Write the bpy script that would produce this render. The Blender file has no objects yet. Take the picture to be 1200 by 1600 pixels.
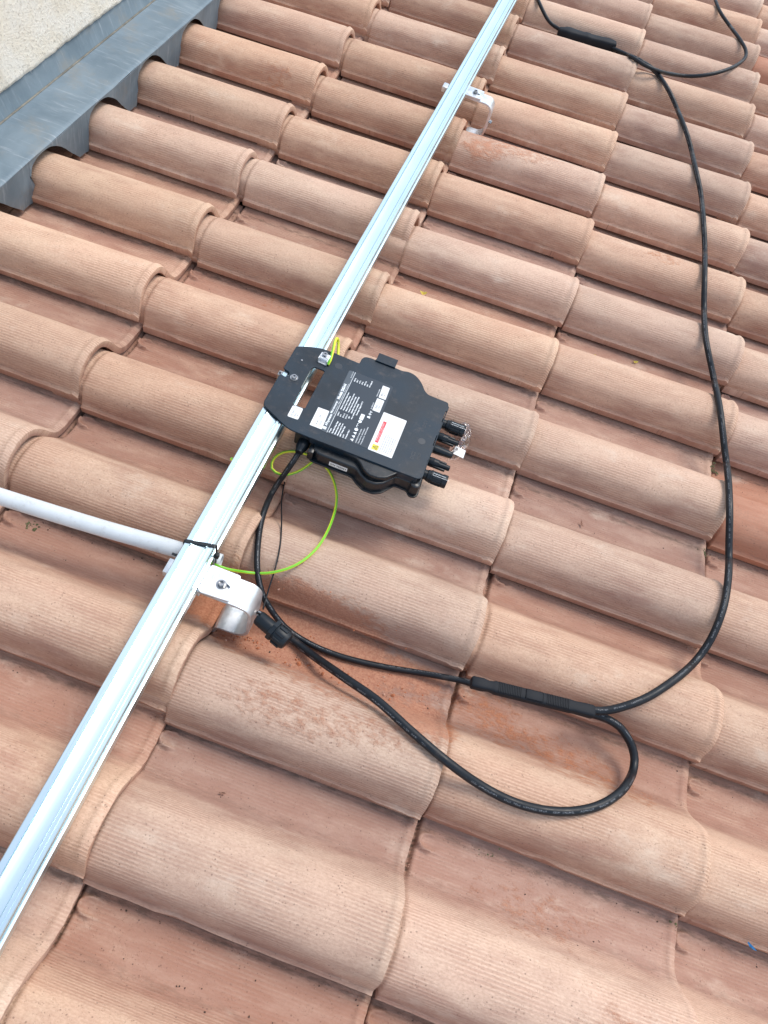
import bpy, bmesh, math, random
import numpy as np
from mathutils import Matrix, Vector, noise

# ------------------------------------------------------------------ camera, world, sun, exposure
scene = bpy.context.scene
SLOPE = math.radians(17)            # roof pitch; everything is laid out in roof axes, then tilted once
TILT = Matrix.Rotation(SLOPE, 4, 'Y')
cam_data = bpy.data.cameras.new("camera")
cam = bpy.data.objects.new("camera", cam_data)
scene.collection.objects.link(cam)
cam_data.sensor_fit = 'AUTO'
cam_data.sensor_width = 36.0
cam_data.lens = 27.0
cam_data.clip_start = 0.02
cam_data.clip_end = 500
cam.matrix_world = TILT @ Matrix(((0.93136263, -0.36384992, 0.01329977, 0.57629864),
                                  (0.30581959, 0.76195255, -0.57087887, -0.73882264),
                                  (0.19758044, 0.53576258, 0.82092657, 1.07444272),
                                  (0, 0, 0, 1)))
scene.camera = cam
world = bpy.data.worlds.new("World")
scene.world = world
world.use_nodes = True
wn = world.node_tree
sky = wn.nodes.new("ShaderNodeTexSky")
sky.sky_type = 'NISHITA'
sky.sun_disc = False
SUN_EL, SUN_AZ = math.radians(50), math.radians(38)      # azimuth measured from +X towards +Y
sky.sun_elevation = SUN_EL
sky.sun_rotation = math.pi / 2 - SUN_AZ
sky.air_density = 1.0
sky.dust_density = 1.2
sky.ozone_density = 1.0
bg = wn.nodes["Background"]
bg.inputs["Strength"].default_value = 0.135
# thin high cloud, as broken white veils over the blue
tc = wn.nodes.new("ShaderNodeTexCoord")
mp = wn.nodes.new("ShaderNodeMapping"); mp.inputs["Scale"].default_value = (1.0, 1.6, 2.6)
cn = wn.nodes.new("ShaderNodeTexNoise"); cn.inputs["Scale"].default_value = 1.7; cn.inputs["Detail"].default_value = 6; cn.inputs["Roughness"].default_value = 0.55
cr = wn.nodes.new("ShaderNodeMapRange"); cr.interpolation_type = 'SMOOTHSTEP'
cr.inputs[1].default_value = 0.42; cr.inputs[2].default_value = 0.66; cr.inputs[3].default_value = 0.12; cr.inputs[4].default_value = 0.75
cm = wn.nodes.new("ShaderNodeMix"); cm.data_type = 'RGBA'
wn.links.new(tc.outputs["Generated"], mp.inputs["Vector"]); wn.links.new(mp.outputs[0], cn.inputs["Vector"])
wn.links.new(cn.outputs["Fac"], cr.inputs[0]); wn.links.new(cr.outputs[0], cm.inputs[0])
wn.links.new(sky.outputs[0], cm.inputs[6]); cm.inputs[7].default_value = (6.6, 7.3, 7.9, 1)
wn.links.new(cm.outputs[2], bg.inputs["Color"])
sun_data = bpy.data.lights.new("sun", 'SUN')
sun_data.energy = 1.35
sun_data.angle = math.radians(24)
sun_data.color = (1.0, 0.93, 0.84)
sun = bpy.data.objects.new("sun", sun_data)
scene.collection.objects.link(sun)
sd = Vector((math.cos(SUN_EL) * math.cos(SUN_AZ), math.cos(SUN_EL) * math.sin(SUN_AZ), math.sin(SUN_EL)))
sun.rotation_euler = sd.to_track_quat('Z', 'Y').to_euler()
scene.view_settings.view_transform = 'Standard'
scene.view_settings.look = 'None'
scene.view_settings.gamma = 1.0
scene.view_settings.exposure = 0.74
scene.cycles.max_bounces = 8

# ------------------------------------------------------------------ helpers
rnd = random.Random(7)
COL = scene.collection
TOP = []                                  # top-level things, tilted onto the pitch at the end


def link(name, me, mat=None, parent=None, smooth=None):
    o = bpy.data.objects.new(name, me)
    COL.objects.link(o)
    if mat is not None:
        if isinstance(mat, (list, tuple)):
            for m in mat:
                me.materials.append(m)
        else:
            me.materials.append(mat)
    if parent is not None:
        o.parent = parent
    else:
        TOP.append(o)
    if smooth is not None:
        for p in me.polygons:
            p.use_smooth = True
        if smooth < 3:
            sharp_by_angle(me, smooth)
    return o


def sharp_by_angle(me, ang):
    bm = bmesh.new(); bm.from_mesh(me)
    for e in bm.edges:
        if len(e.link_faces) == 2:
            if e.link_faces[0].normal.angle(e.link_faces[1].normal, 0) > ang:
                e.smooth = False
        else:
            e.smooth = False
    bm.to_mesh(me); bm.free()


def empty(name, loc=(0, 0, 0)):
    o = bpy.data.objects.new(name, None)
    o.empty_display_size = 0.02
    COL.objects.link(o)
    o.location = loc
    TOP.append(o)
    return o


def tag(o, label=None, cat=None, group=None, kind=None):
    if label: o['label'] = label
    if cat: o['category'] = cat
    if group: o['group'] = group
    if kind: o['kind'] = kind
    return o


def bm_obj(name, bm, mat=None, parent=None, smooth=None):
    me = bpy.data.meshes.new(name)
    bmesh.ops.recalc_face_normals(bm, faces=bm.faces)
    bm.to_mesh(me); bm.free()
    return link(name, me, mat, parent, smooth)


def add_box(bm, x0, x1, y0, y1, z0, z1, bev=0.0, mi=0, rot=None, seg=2):
    t = bmesh.new()
    bmesh.ops.create_cube(t, size=1)
    for v in t.verts:
        v.co = Vector(((x0 + x1) / 2 + v.co.x * (x1 - x0), (y0 + y1) / 2 + v.co.y * (y1 - y0), (z0 + z1) / 2 + v.co.z * (z1 - z0)))
    if bev:
        bmesh.ops.bevel(t, geom=list(t.edges), offset=bev, segments=seg, profile=0.5, affect='EDGES')
    merge(bm, t, mi, rot)


def merge(bm, t, mi=0, mtx=None):
    if mtx is not None:
        bmesh.ops.transform(t, matrix=mtx, verts=t.verts)
    vm = {v: bm.verts.new(v.co) for v in t.verts}
    for f in t.faces:
        try:
            nf = bm.faces.new([vm[v] for v in f.verts])
            nf.material_index = mi
            nf.smooth = f.smooth
        except ValueError:
            pass
    t.free()


def add_lathe(bm, prof, p0, axis, n=24, mi=0, flat=1.0, up=(0, 0, 1)):
    """prof: list of (distance along axis, radius); flat squashes across `up`."""
    a = Vector(axis).normalized()
    u = Vector(up) if abs(a.dot(Vector(up).normalized())) < .999 else Vector((1, 0, 0)); u = (u - a * u.dot(a)).normalized(); w = a.cross(u)
    p0 = Vector(p0)
    rings = []
    for s, r in prof:
        rings.append([bm.verts.new(p0 + a * s + (w * math.cos(2 * math.pi * j / n) + u * math.sin(2 * math.pi * j / n) * flat) * r) for j in range(n)])
    for A, B in zip(rings, rings[1:]):
        for j in range(n):
            f = bm.faces.new((A[j], A[(j + 1) % n], B[(j + 1) % n], B[j])); f.material_index = mi
    bm.faces.new(rings[0][::-1]).material_index = mi
    bm.faces.new(rings[-1]).material_index = mi


def frames(pts):
    P = [Vector(p) for p in pts]
    T = []
    for i in range(len(P)):
        T.append((P[min(i + 1, len(P) - 1)] - P[max(i - 1, 0)]).normalized())
    u = Vector((0, 0, 1)); U = []
    for t in T:
        u = (u - t * u.dot(t))
        u = u.normalized() if u.length > 1e-6 else t.orthogonal().normalized()
        U.append(u.copy())
    return P, T, U


def spline(pts, sub=3):
    P = [Vector(p) for p in pts]; out = []
    for i in range(len(P) - 1):
        p0, p1, p2, p3 = P[max(i - 1, 0)], P[i], P[i + 1], P[min(i + 2, len(P) - 1)]
        for s in range(sub):
            t = s / sub
            out.append(0.5 * ((2 * p1) + (p2 - p0) * t + (2 * p0 - 5 * p1 + 4 * p2 - p3) * t * t + (3 * p1 - 3 * p2 + p3 - p0) * t ** 3))
    out.append(P[-1])
    return out


def add_tube(bm, pts, r, n=12, mi=0, twist=0.0, uv=None):
    P, T, U = frames(pts)
    uvl = bm.loops.layers.uv.verify() if uv else None
    rings = []; s = 0; S = []
    for i, (p, t, u) in enumerate(zip(P, T, U)):
        if i: s += (p - P[i - 1]).length
        S.append(s)
        w = t.cross(u)
        tw = twist * s
        rings.append([bm.verts.new(p + (w * math.cos(2 * math.pi * j / n + tw) + u * math.sin(2 * math.pi * j / n + tw)) * r) for j in range(n)])
    for i in range(len(rings) - 1):
        A, B = rings[i], rings[i + 1]
        for j in range(n):
            f = bm.faces.new((A[j], A[(j + 1) % n], B[(j + 1) % n], B[j])); f.material_index = mi; f.smooth = True
            if uvl:
                q = [(S[i], j / n), (S[i], (j + 1) / n), (S[i + 1], (j + 1) / n), (S[i + 1], j / n)]
                for l, c in zip(f.loops, q): l[uvl].uv = c
    bm.faces.new(rings[0][::-1]); bm.faces.new(rings[-1])


def add_ribbon(bm, path, y0, y1, th, mi=0):
    """flat strip following an x,z path, width along y, thickness th"""
    n = len(path); P = [Vector((p[0], 0, p[1])) for p in path]
    rows = []
    for i in range(n):
        t = (P[min(i + 1, n - 1)] - P[max(i - 1, 0)]).normalized()
        nn = Vector((-t.z, 0, t.x))
        a = P[i] + nn * th / 2; b = P[i] - nn * th / 2
        c = min(th * 0.25, 0.0006)
        rows.append([bm.verts.new((a.x, y0 + c, a.z)), bm.verts.new((a.x, y1 - c, a.z)),
                     bm.verts.new((a.x - nn.x * c, y1, a.z - nn.z * c)), bm.verts.new((b.x + nn.x * c, y1, b.z + nn.z * c)),
                     bm.verts.new((b.x, y1 - c, b.z)), bm.verts.new((b.x, y0 + c, b.z)),
                     bm.verts.new((b.x + nn.x * c, y0, b.z + nn.z * c)), bm.verts.new((a.x - nn.x * c, y0, a.z - nn.z * c))])
    for A, B in zip(rows, rows[1:]):
        for j in range(8):
            bm.faces.new((A[j], A[(j + 1) % 8], B[(j + 1) % 8], B[j])).material_index = mi
    bm.faces.new(rows[0][::-1]); bm.faces.new(rows[-1])


def plate_mesh(name, loops, z0, z1, bev=0.0008, res=2):
    """extruded outline (first loop) with holes, edges rounded; built from a filled curve"""
    cu = bpy.data.curves.new(name, 'CURVE'); cu.dimensions = '2D'; cu.fill_mode = 'BOTH'
    for lp in loops:
        sp = cu.splines.new('POLY'); sp.points.add(len(lp) - 1)
        for q, (x, y) in zip(sp.points, lp): q.co = (x, y, 0, 1)
        sp.use_cyclic_u = True
    cu.extrude = max((z1 - z0) / 2 - bev, 0); cu.bevel_depth = bev; cu.bevel_resolution = res; cu.offset = -bev
    o = bpy.data.objects.new(name, cu); COL.objects.link(o)
    dg = bpy.context.evaluated_depsgraph_get()
    me = bpy.data.meshes.new_from_object(o.evaluated_get(dg))
    bpy.data.objects.remove(o); bpy.data.curves.remove(cu)
    me.name = name
    me.transform(Matrix.Translation((0, 0, (z0 + z1) / 2)))
    bm = bmesh.new(); bm.from_mesh(me); bmesh.ops.remove_doubles(bm, verts=bm.verts, dist=1e-5); bm.to_mesh(me); bm.free()
    me.materials.clear()
    return me


def smooth_loop(pts, sub=4):
    n = len(pts); out = []
    for i in range(n):
        p0, p1, p2, p3 = [Vector(pts[(i + d) % n]) for d in (-1, 0, 1, 2)]
        for s in range(sub):
            t = s / sub
            q = 0.5 * ((2 * p1) + (p2 - p0) * t + (2 * p0 - 5 * p1 + 4 * p2 - p3) * t * t + (3 * p1 - 3 * p2 + p3 - p0) * t ** 3)
            out.append((q.x, q.y))
    return out


def round_poly(pts, r=0.003, seg=4):
    """outline with its corners rounded by radius about r (a point may carry its own r)"""
    n = len(pts); out = []
    for i in range(n):
        p = Vector(pts[i][:2]); a = Vector(pts[i - 1][:2]); b = Vector(pts[(i + 1) % n][:2])
        rr = pts[i][2] if len(pts[i]) > 2 else r
        da, db = (a - p), (b - p)
        ra = min(rr, da.length * 0.48, db.length * 0.48)
        if ra < 1e-5:
            out.append((p.x, p.y)); continue
        A = p + da.normalized() * ra; B = p + db.normalized() * ra
        for s in range(seg + 1):
            t = s / seg
            q = A * (1 - t) ** 2 + p * 2 * t * (1 - t) + B * t * t
            out.append((q.x, q.y))
    return out


def text_mesh(name, body, size, loc, rot=0.0, extr=0.0, align='LEFT', xs=1.0, bold=0.0):
    cu = bpy.data.curves.new(name, 'FONT'); cu.body = body; cu.size = size; cu.extrude = extr
    cu.align_x = align; cu.align_y = 'CENTER'; cu.resolution_u = 2; cu.offset = bold
    o = bpy.data.objects.new(name, cu); COL.objects.link(o)
    dg = bpy.context.evaluated_depsgraph_get()
    me = bpy.data.meshes.new_from_object(o.evaluated_get(dg))
    bpy.data.objects.remove(o); bpy.data.curves.remove(cu)
    me.transform(Matrix.Translation(loc) @ Matrix.Rotation(rot, 4, 'Z') @ Matrix.Diagonal((xs, 1, 1, 1)))
    return me


def join(name, meshes, mat=None, parent=None):
    """meshes: list of (mesh, material index)"""
    bm = bmesh.new()
    for me, mi in meshes:
        t = bmesh.new(); t.from_mesh(me)
        merge(bm, t, mi); bpy.data.meshes.remove(me)
    me = bpy.data.meshes.new(name); bm.to_mesh(me); bm.free()
    return link(name, me, mat, parent)


# ------------------------------------------------------------------ materials
def new_mat(name):
    m = bpy.data.materials.new(name); m.use_nodes = True
    nt = m.node_tree
    return m, nt, nt.nodes, nt.links, nt.nodes["Principled BSDF"]


def N(nt, typ, **kw):
    n = nt.nodes.new(typ)
    for k, v in kw.items():
        if k in n.inputs: n.inputs[k].default_value = v
        else: setattr(n, k, v)
    return n


def mixc(nt, fac, a, b, mode='MIX'):
    n = nt.nodes.new('ShaderNodeMix'); n.data_type = 'RGBA'; n.blend_type = mode
    for idx, v in ((0, fac), (6, a), (7, b)):
        if isinstance(v, bpy.types.NodeSocket): nt.links.new(v, n.inputs[idx])
        elif idx == 0: n.inputs[0].default_value = v
        else: n.inputs[idx].default_value = (*v, 1) if len(v) == 3 else v
    return n.outputs[2]


def math_n(nt, op, a, b=None, c=None, clamp=False):
    n = nt.nodes.new('ShaderNodeMath'); n.operation = op; n.use_clamp = clamp
    for i, v in enumerate((a, b, c)):
        if v is None: continue
        if isinstance(v, bpy.types.NodeSocket): nt.links.new(v, n.inputs[i])
        else: n.inputs[i].default_value = v
    return n.outputs[0]


def ramp(nt, fac, a, b, lo=0.0, hi=1.0):
    n = nt.nodes.new('ShaderNodeMapRange'); n.interpolation_type = 'SMOOTHSTEP'
    nt.links.new(fac, n.inputs[0])
    n.inputs[1].default_value = a; n.inputs[2].default_value = b
    n.inputs[3].default_value = lo; n.inputs[4].default_value = hi
    return n.outputs[0]


def noise_n(nt, vec, scale, detail=4, rough=0.55, dist=0.0):
    n = nt.nodes.new('ShaderNodeTexNoise')
    n.inputs['Scale'].default_value = scale; n.inputs['Detail'].default_value = detail
    n.inputs['Roughness'].default_value = rough; n.inputs['Distortion'].default_value = dist
    if vec is not None: nt.links.new(vec, n.inputs['Vector'])
    return n.outputs['Fac']


def scaled(nt, vec, s):
    n = nt.nodes.new('ShaderNodeMapping'); n.inputs['Scale'].default_value = s
    nt.links.new(vec, n.inputs['Vector'])
    return n.outputs[0]


def attr(nt, name):
    n = nt.nodes.new('ShaderNodeAttribute'); n.attribute_name = name
    return n


def simple(name, col, rough=0.5, metal=0.0, bump=0.0, bscale=400, spec=0.5, var=0.0, vscale=30, dusty=0.0):
    m, nt, nd, lk, p = new_mat(name)
    p.inputs['Base Color'].default_value = (*col, 1); p.inputs['Roughness'].default_value = rough
    p.inputs['Metallic'].default_value = metal
    p.inputs['Specular IOR Level'].default_value = spec
    tc = nd.new('ShaderNodeTexCoord')
    if var:
        f = noise_n(nt, tc.outputs['Object'], vscale, 5)
        f2 = ramp(nt, f, 0.3, 0.7, 1 - var, 1 + var)
        lk.new(mixc(nt, 1.0, col, mixc(nt, 0.0, (1, 1, 1), (1, 1, 1)), 'MULTIPLY'), p.inputs['Base Color'])
        h = nd.new('ShaderNodeHueSaturation'); h.inputs['Color'].default_value = (*col, 1); lk.new(f2, h.inputs['Value'])
        lk.new(h.outputs[0], p.inputs['Base Color'])
        lk.new(ramp(nt, f, 0.3, 0.7, max(rough - 0.08, 0.02), rough + 0.08), p.inputs['Roughness'])
    if dusty:
        d = ramp(nt, noise_n(nt, tc.outputs['Object'], 45, 7, 0.75), 0.50, 0.75, 0, dusty)
        src = p.inputs['Base Color'].links[0].from_socket if p.inputs['Base Color'].links else col
        lk.new(mixc(nt, d, src, (0.20, 0.15, 0.12)), p.inputs['Base Color'])
    if bump:
        b = nd.new('ShaderNodeBump'); b.inputs['Strength'].default_value = bump; b.inputs['Distance'].default_value = 0.0005
        lk.new(noise_n(nt, tc.outputs['Object'], bscale, 3), b.inputs['Height']); lk.new(b.outputs[0], p.inputs['Normal'])
    return m


def tile_material(name, clean=False):
    """extruded clay: sprayed sand-coloured engobe over redder clay, combed ribs along the barrel"""
    m, nt, nd, lk, p = new_mat(name)
    uv = nd.new('ShaderNodeUVMap').outputs[0]
    oi = nd.new('ShaderNodeObjectInfo')
    sh = nd.new('ShaderNodeVectorMath'); sh.operation = 'MULTIPLY_ADD'
    cmb = nd.new('ShaderNodeCombineXYZ'); cmb.inputs[0].default_value = 37; cmb.inputs[1].default_value = 71; cmb.inputs[2].default_value = 13
    rv = nd.new('ShaderNodeCombineXYZ')
    for i in range(3): lk.new(oi.outputs['Random'], rv.inputs[i])
    lk.new(rv.outputs[0], sh.inputs[0]); lk.new(cmb.outputs[0], sh.inputs[1]); lk.new(uv, sh.inputs[2])
    V = sh.outputs[0]
    sep = nd.new('ShaderNodeSeparateXYZ'); lk.new(uv, sep.inputs[0])
    top = attr(nt, 'engobe').outputs['Fac']  # engobe cover, with part of the near-side shade painted in
    dust = attr(nt, 'dust').outputs['Fac']
    grime_gap_shade = attr(nt, 'grime_gap_shade').outputs['Fac']
    big = noise_n(nt, scaled(nt, V, (6, 11, 6)), 1.0, 4, 0.55)
    mid = noise_n(nt, scaled(nt, V, (16, 60, 16)), 1.0, 5, 0.6)
    fine = noise_n(nt, scaled(nt, V, (240, 420, 240)), 1.0, 4, 0.65)
    rough_n = noise_n(nt, V, 900, 2, 0.6)
    # engobe coverage, with some near-side shade painted in
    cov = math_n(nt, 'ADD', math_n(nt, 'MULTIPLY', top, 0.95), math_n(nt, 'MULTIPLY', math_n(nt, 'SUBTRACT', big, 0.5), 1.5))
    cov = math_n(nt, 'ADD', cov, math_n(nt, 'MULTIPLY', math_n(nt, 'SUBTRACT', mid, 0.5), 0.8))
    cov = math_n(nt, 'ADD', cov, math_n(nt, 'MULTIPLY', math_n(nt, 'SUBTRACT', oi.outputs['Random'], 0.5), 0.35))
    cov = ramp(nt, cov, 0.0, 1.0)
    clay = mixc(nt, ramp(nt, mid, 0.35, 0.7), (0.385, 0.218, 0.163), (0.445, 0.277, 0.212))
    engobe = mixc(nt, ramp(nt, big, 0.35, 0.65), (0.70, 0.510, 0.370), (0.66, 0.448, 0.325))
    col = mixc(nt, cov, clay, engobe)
    if clean:
        col = mixc(nt, ramp(nt, mid, 0.3, 0.7), (0.46, 0.185, 0.100), (0.53, 0.245, 0.145))
    # combed ribs: constant spacing along the arc, wobbling a little, worn in places
    wob = noise_n(nt, scaled(nt, V, (3, 14, 3)), 1.0, 2)
    ph = math_n(nt, 'ADD', math_n(nt, 'MULTIPLY', sep.outputs['Y'], 2 * math.pi / 0.0050), math_n(nt, 'MULTIPLY', wob, 3.0))
    rib = math_n(nt, 'SINE', ph)
    ribp = ramp(nt, math_n(nt, 'ADD', rib, math_n(nt, 'MULTIPLY', math_n(nt, 'SUBTRACT', noise_n(nt, scaled(nt, V, (40, 500, 40)), 1.0, 3), 0.5), 3.0)), -0.6, 0.9)
    wear = ramp(nt, noise_n(nt, scaled(nt, V, (8, 22, 8)), 1.0, 4), 0.34, 0.62)
    ribf = math_n(nt, 'MULTIPLY', math_n(nt, 'SUBTRACT', 1.0, ribp), wear)
    col = mixc(nt, math_n(nt, 'MULTIPLY', ribf, 0.42 if not clean else 0.1), col, (0.36, 0.175, 0.120))
    # mottling, pale bloom, dark specks
    col = mixc(nt, ramp(nt, fine, 0.3, 0.75, 0.0, 0.40), col, (0.33, 0.18, 0.115))
    bloom = ramp(nt, noise_n(nt, scaled(nt, V, (9, 14, 9)), 1.0, 6, 0.65), 0.56, 0.78, 0, 0.55)
    col = mixc(nt, bloom, col, (0.70, 0.57, 0.45))
    vor = nd.new('ShaderNodeTexVoronoi'); vor.inputs['Scale'].default_value = 170; lk.new(V, vor.inputs['Vector'])
    sp = ramp(nt, vor.outputs['Distance'], 0.13, 0.24, 1.0, 0.0)
    spm = math_n(nt, 'MULTIPLY', sp, ramp(nt, noise_n(nt, V, 55, 2), 0.50, 0.64))
    col = mixc(nt, math_n(nt, 'MULTIPLY', spm, 0.6), col, (0.16, 0.09, 0.065))
    v2 = nd.new('ShaderNodeTexVoronoi'); v2.inputs['Scale'].default_value = 430; lk.new(V, v2.inputs['Vector'])
    pit = math_n(nt, 'MULTIPLY', ramp(nt, v2.outputs['Distance'], 0.12, 0.28, 1.0, 0.0), ramp(nt, noise_n(nt, V, 140, 2), 0.46, 0.62))
    col = mixc(nt, math_n(nt, 'MULTIPLY', pit, 0.5), col, (0.25, 0.135, 0.09))
    # long scuffs along the tile
    scf = ramp(nt, noise_n(nt, scaled(nt, V, (25, 260, 25)), 1.0, 5, 0.7), 0.66, 0.74, 0, 0.5)
    col = mixc(nt, math_n(nt, 'MULTIPLY', scf, ramp(nt, noise_n(nt, V, 13, 3), 0.5, 0.65)), col, (0.40, 0.20, 0.115))
    # dirt settled where water runs, plus gap shade painted at the head joints
    gm = math_n(nt, 'MULTIPLY', grime_gap_shade, ramp(nt, noise_n(nt, scaled(nt, V, (50, 160, 50)), 1.0, 5, 0.7), 0.38, 0.62))
    col = mixc(nt, math_n(nt, 'MULTIPLY', gm, 0.75), col, (0.13, 0.085, 0.06))
    # orange grinding dust
    dn = noise_n(nt, scaled(nt, V, (60, 95, 60)), 1.0, 6, 0.7)
    dsum = math_n(nt, 'ADD', dust, math_n(nt, 'MULTIPLY', math_n(nt, 'SUBTRACT', dn, 0.5), 1.4))
    dm = ramp(nt, dsum, 0.26, 0.74)
    dm = math_n(nt, 'MULTIPLY', dm, ramp(nt, dust, 0.02, 0.2))
    dcol = mixc(nt, ramp(nt, noise_n(nt, V, 320, 4, 0.7), 0.35, 0.65), (0.41, 0.140, 0.065), (0.55, 0.240, 0.125))
    col = mixc(nt, math_n(nt, 'MULTIPLY', dm, 0.80), col, dcol)
    # every tile a slightly different firing
    hs = nd.new('ShaderNodeHueSaturation'); lk.new(col, hs.inputs['Color'])
    r2 = math_n(nt, 'FRACT', math_n(nt, 'MULTIPLY', oi.outputs['Random'], 17.3))
    r3 = math_n(nt, 'FRACT', math_n(nt, 'MULTIPLY', oi.outputs['Random'], 41.7))
    lk.new(ramp(nt, r2, 0, 1, 0.90, 1.08), hs.inputs['Value'])
    lk.new(ramp(nt, r3, 0, 1, 0.93, 1.07), hs.inputs['Saturation'])
    lk.new(hs.outputs[0], p.inputs['Base Color'])
    p.inputs['Roughness'].default_value = 0.82
    p.inputs['Specular IOR Level'].default_value = 0.35
    h = math_n(nt, 'MULTIPLY', ribp, math_n(nt, 'MULTIPLY', wear, 0.00026 if not clean else 0.0001))
    h = math_n(nt, 'ADD', h, math_n(nt, 'MULTIPLY', fine, 0.0004))
    h = math_n(nt, 'ADD', h, math_n(nt, 'MULTIPLY', rough_n, 0.0003))
    h = math_n(nt, 'SUBTRACT', h, math_n(nt, 'MULTIPLY', pit, 0.0004))
    h = math_n(nt, 'ADD', h, math_n(nt, 'MULTIPLY', dm, math_n(nt, 'MULTIPLY', dn, 0.002)))
    b = nd.new('ShaderNodeBump'); b.inputs['Strength'].default_value = 1.0; b.inputs['Distance'].default_value = 1.0
    lk.new(h, b.inputs['Height']); lk.new(b.outputs[0], p.inputs['Normal'])
    return m


def rail_material():
    m, nt, nd, lk, p = new_mat('anodised_aluminium')
    tc = nd.new('ShaderNodeTexCoord')
    p.inputs['Metallic'].default_value = 1.0
    f = noise_n(nt, scaled(nt, tc.outputs['Object'], (500, 5, 500)), 1.0, 3)
    g = noise_n(nt, tc.outputs['Object'], 9, 4)
    smear = ramp(nt, noise_n(nt, scaled(nt, tc.outputs['Object'], (120, 26, 120)), 1.0, 5, 0.7), 0.62, 0.74, 0, 0.16)
    c0 = mixc(nt, ramp(nt, g, 0.35, 0.65), (0.68, 0.82, 0.87), (0.64, 0.78, 0.83))
    lk.new(mixc(nt, smear, c0, (0.55, 0.56, 0.56)), p.inputs['Base Color'])
    lk.new(ramp(nt, f, 0.2, 0.8, 0.27, 0.31), p.inputs['Roughness'])
    b = nd.new('ShaderNodeBump'); b.inputs['Strength'].default_value = 0.06; b.inputs['Distance'].default_value = 0.0002
    lk.new(f, b.inputs['Height']); lk.new(b.outputs[0], p.inputs['Normal'])
    return m


def zinc_material():
    m, nt, nd, lk, p = new_mat('weathered_zinc')
    tc = nd.new('ShaderNodeTexCoord')
    o = tc.outputs['Object']
    p.inputs['Metallic'].default_value = 0.12
    big = noise_n(nt, o, 7, 6, 0.65, 0.6)
    st = noise_n(nt, scaled(nt, o, (12, 120, 12)), 1.0, 5, 0.7)
    col = mixc(nt, ramp(nt, big, 0.3, 0.7), (0.125, 0.175, 0.210), (0.205, 0.262, 0.298))
    col = mixc(nt, ramp(nt, st, 0.52, 0.75, 0, 0.5), col, (0.40, 0.44, 0.47))
    col = mixc(nt, ramp(nt, noise_n(nt, o, 8, 7, 0.7), 0.48, 0.68, 0, 0.7), col, (0.24, 0.235, 0.21))
    col = mixc(nt, ramp(nt, noise_n(nt, scaled(nt, o, (60, 60, 60)), 1, 3, 0.6), 0.72, 0.78, 0, 0.7), col, (0.6, 0.6, 0.58))
    lk.new(col, p.inputs['Base Color'])
    lk.new(ramp(nt, big, 0.3, 0.7, 0.5, 0.72), p.inputs['Roughness'])
    b = nd.new('ShaderNodeBump'); b.inputs['Strength'].default_value = 0.5; b.inputs['Distance'].default_value = 0.002
    lk.new(noise_n(nt, o, 14, 4), b.inputs['Height']); lk.new(b.outputs[0], p.inputs['Normal'])
    return m


def render_material():
    m, nt, nd, lk, p = new_mat('roughcast_render')
    tc = nd.new('ShaderNodeTexCoord'); o = tc.outputs['Object']
    a = noise_n(nt, o, 160, 6, 0.75); c = noise_n(nt, o, 18, 4)
    col = mixc(nt, ramp(nt, c, 0.3, 0.7), (0.88, 0.82, 0.68), (0.90, 0.87, 0.77))
    col = mixc(nt, ramp(nt, a, 0.52, 0.68, 0, 0.7), col, (0.42, 0.37, 0.30))
    run = noise_n(nt, scaled(nt, o, (3, 24, 2)), 1.0, 5, 0.65)
    col = mixc(nt, ramp(nt, run, 0.52, 0.75, 0, 0.45), col, (0.52, 0.47, 0.38))
    lk.new(col, p.inputs['Base Color']); p.inputs['Roughness'].default_value = 0.95
    b = nd.new('ShaderNodeBump'); b.inputs['Strength'].default_value = 1.0; b.inputs['Distance'].default_value = 0.006
    lk.new(a, b.inputs['Height']); lk.new(b.outputs[0], p.inputs['Normal'])
    return m


def cable_material(name, printed=True, base=(0.007, 0.010, 0.014), dirty=True):
    m, nt, nd, lk, p = new_mat(name)
    uv = nd.new('ShaderNodeUVMap').outputs[0]
    sep = nd.new('ShaderNodeSeparateXYZ'); lk.new(uv, sep.inputs[0])
    tc = nd.new('ShaderNodeTexCoord'); o = tc.outputs['Object']
    col = mixc(nt, ramp(nt, noise_n(nt, o, 35, 5, 0.7), 0.55, 0.75, 0, 0.35 if dirty else 0.1), base, (0.10, 0.075, 0.06))
    if printed:
        # factory print too small to read: broken pale strokes along one side
        band = math_n(nt, 'MULTIPLY', ramp(nt, sep.outputs['Y'], 0.185, 0.20), ramp(nt, sep.outputs['Y'], 0.245, 0.26, 1, 0))
        st = noise_n(nt, scaled(nt, uv, (900, 26, 1)), 1.0, 1, 0.5)
        wd = ramp(nt, noise_n(nt, scaled(nt, uv, (75, 0, 1)), 1.0, 0), 0.44, 0.47)
        run = ramp(nt, noise_n(nt, scaled(nt, uv, (5, 0, 1)), 1.0, 0), 0.38, 0.42)
        k = math_n(nt, 'MULTIPLY', math_n(nt, 'MULTIPLY', band, ramp(nt, st, 0.5, 0.55)), math_n(nt, 'MULTIPLY', wd, run))
        col = mixc(nt, math_n(nt, 'MULTIPLY', k, 0.5), col, (0.32, 0.33, 0.35))
    lk.new(col, p.inputs['Base Color'])
    lk.new(ramp(nt, noise_n(nt, o, 60, 4), 0.3, 0.7, 0.36, 0.55), p.inputs['Roughness']); p.inputs['Specular IOR Level'].default_value = 0.35
    b = nd.new('ShaderNodeBump'); b.inputs['Strength'].default_value = 0.4; b.inputs['Distance'].default_value = 0.0006
    lk.new(noise_n(nt, scaled(nt, uv, (60, 3, 1)), 1.0, 3), b.inputs['Height']); lk.new(b.outputs[0], p.inputs['Normal'])
    return m


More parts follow.
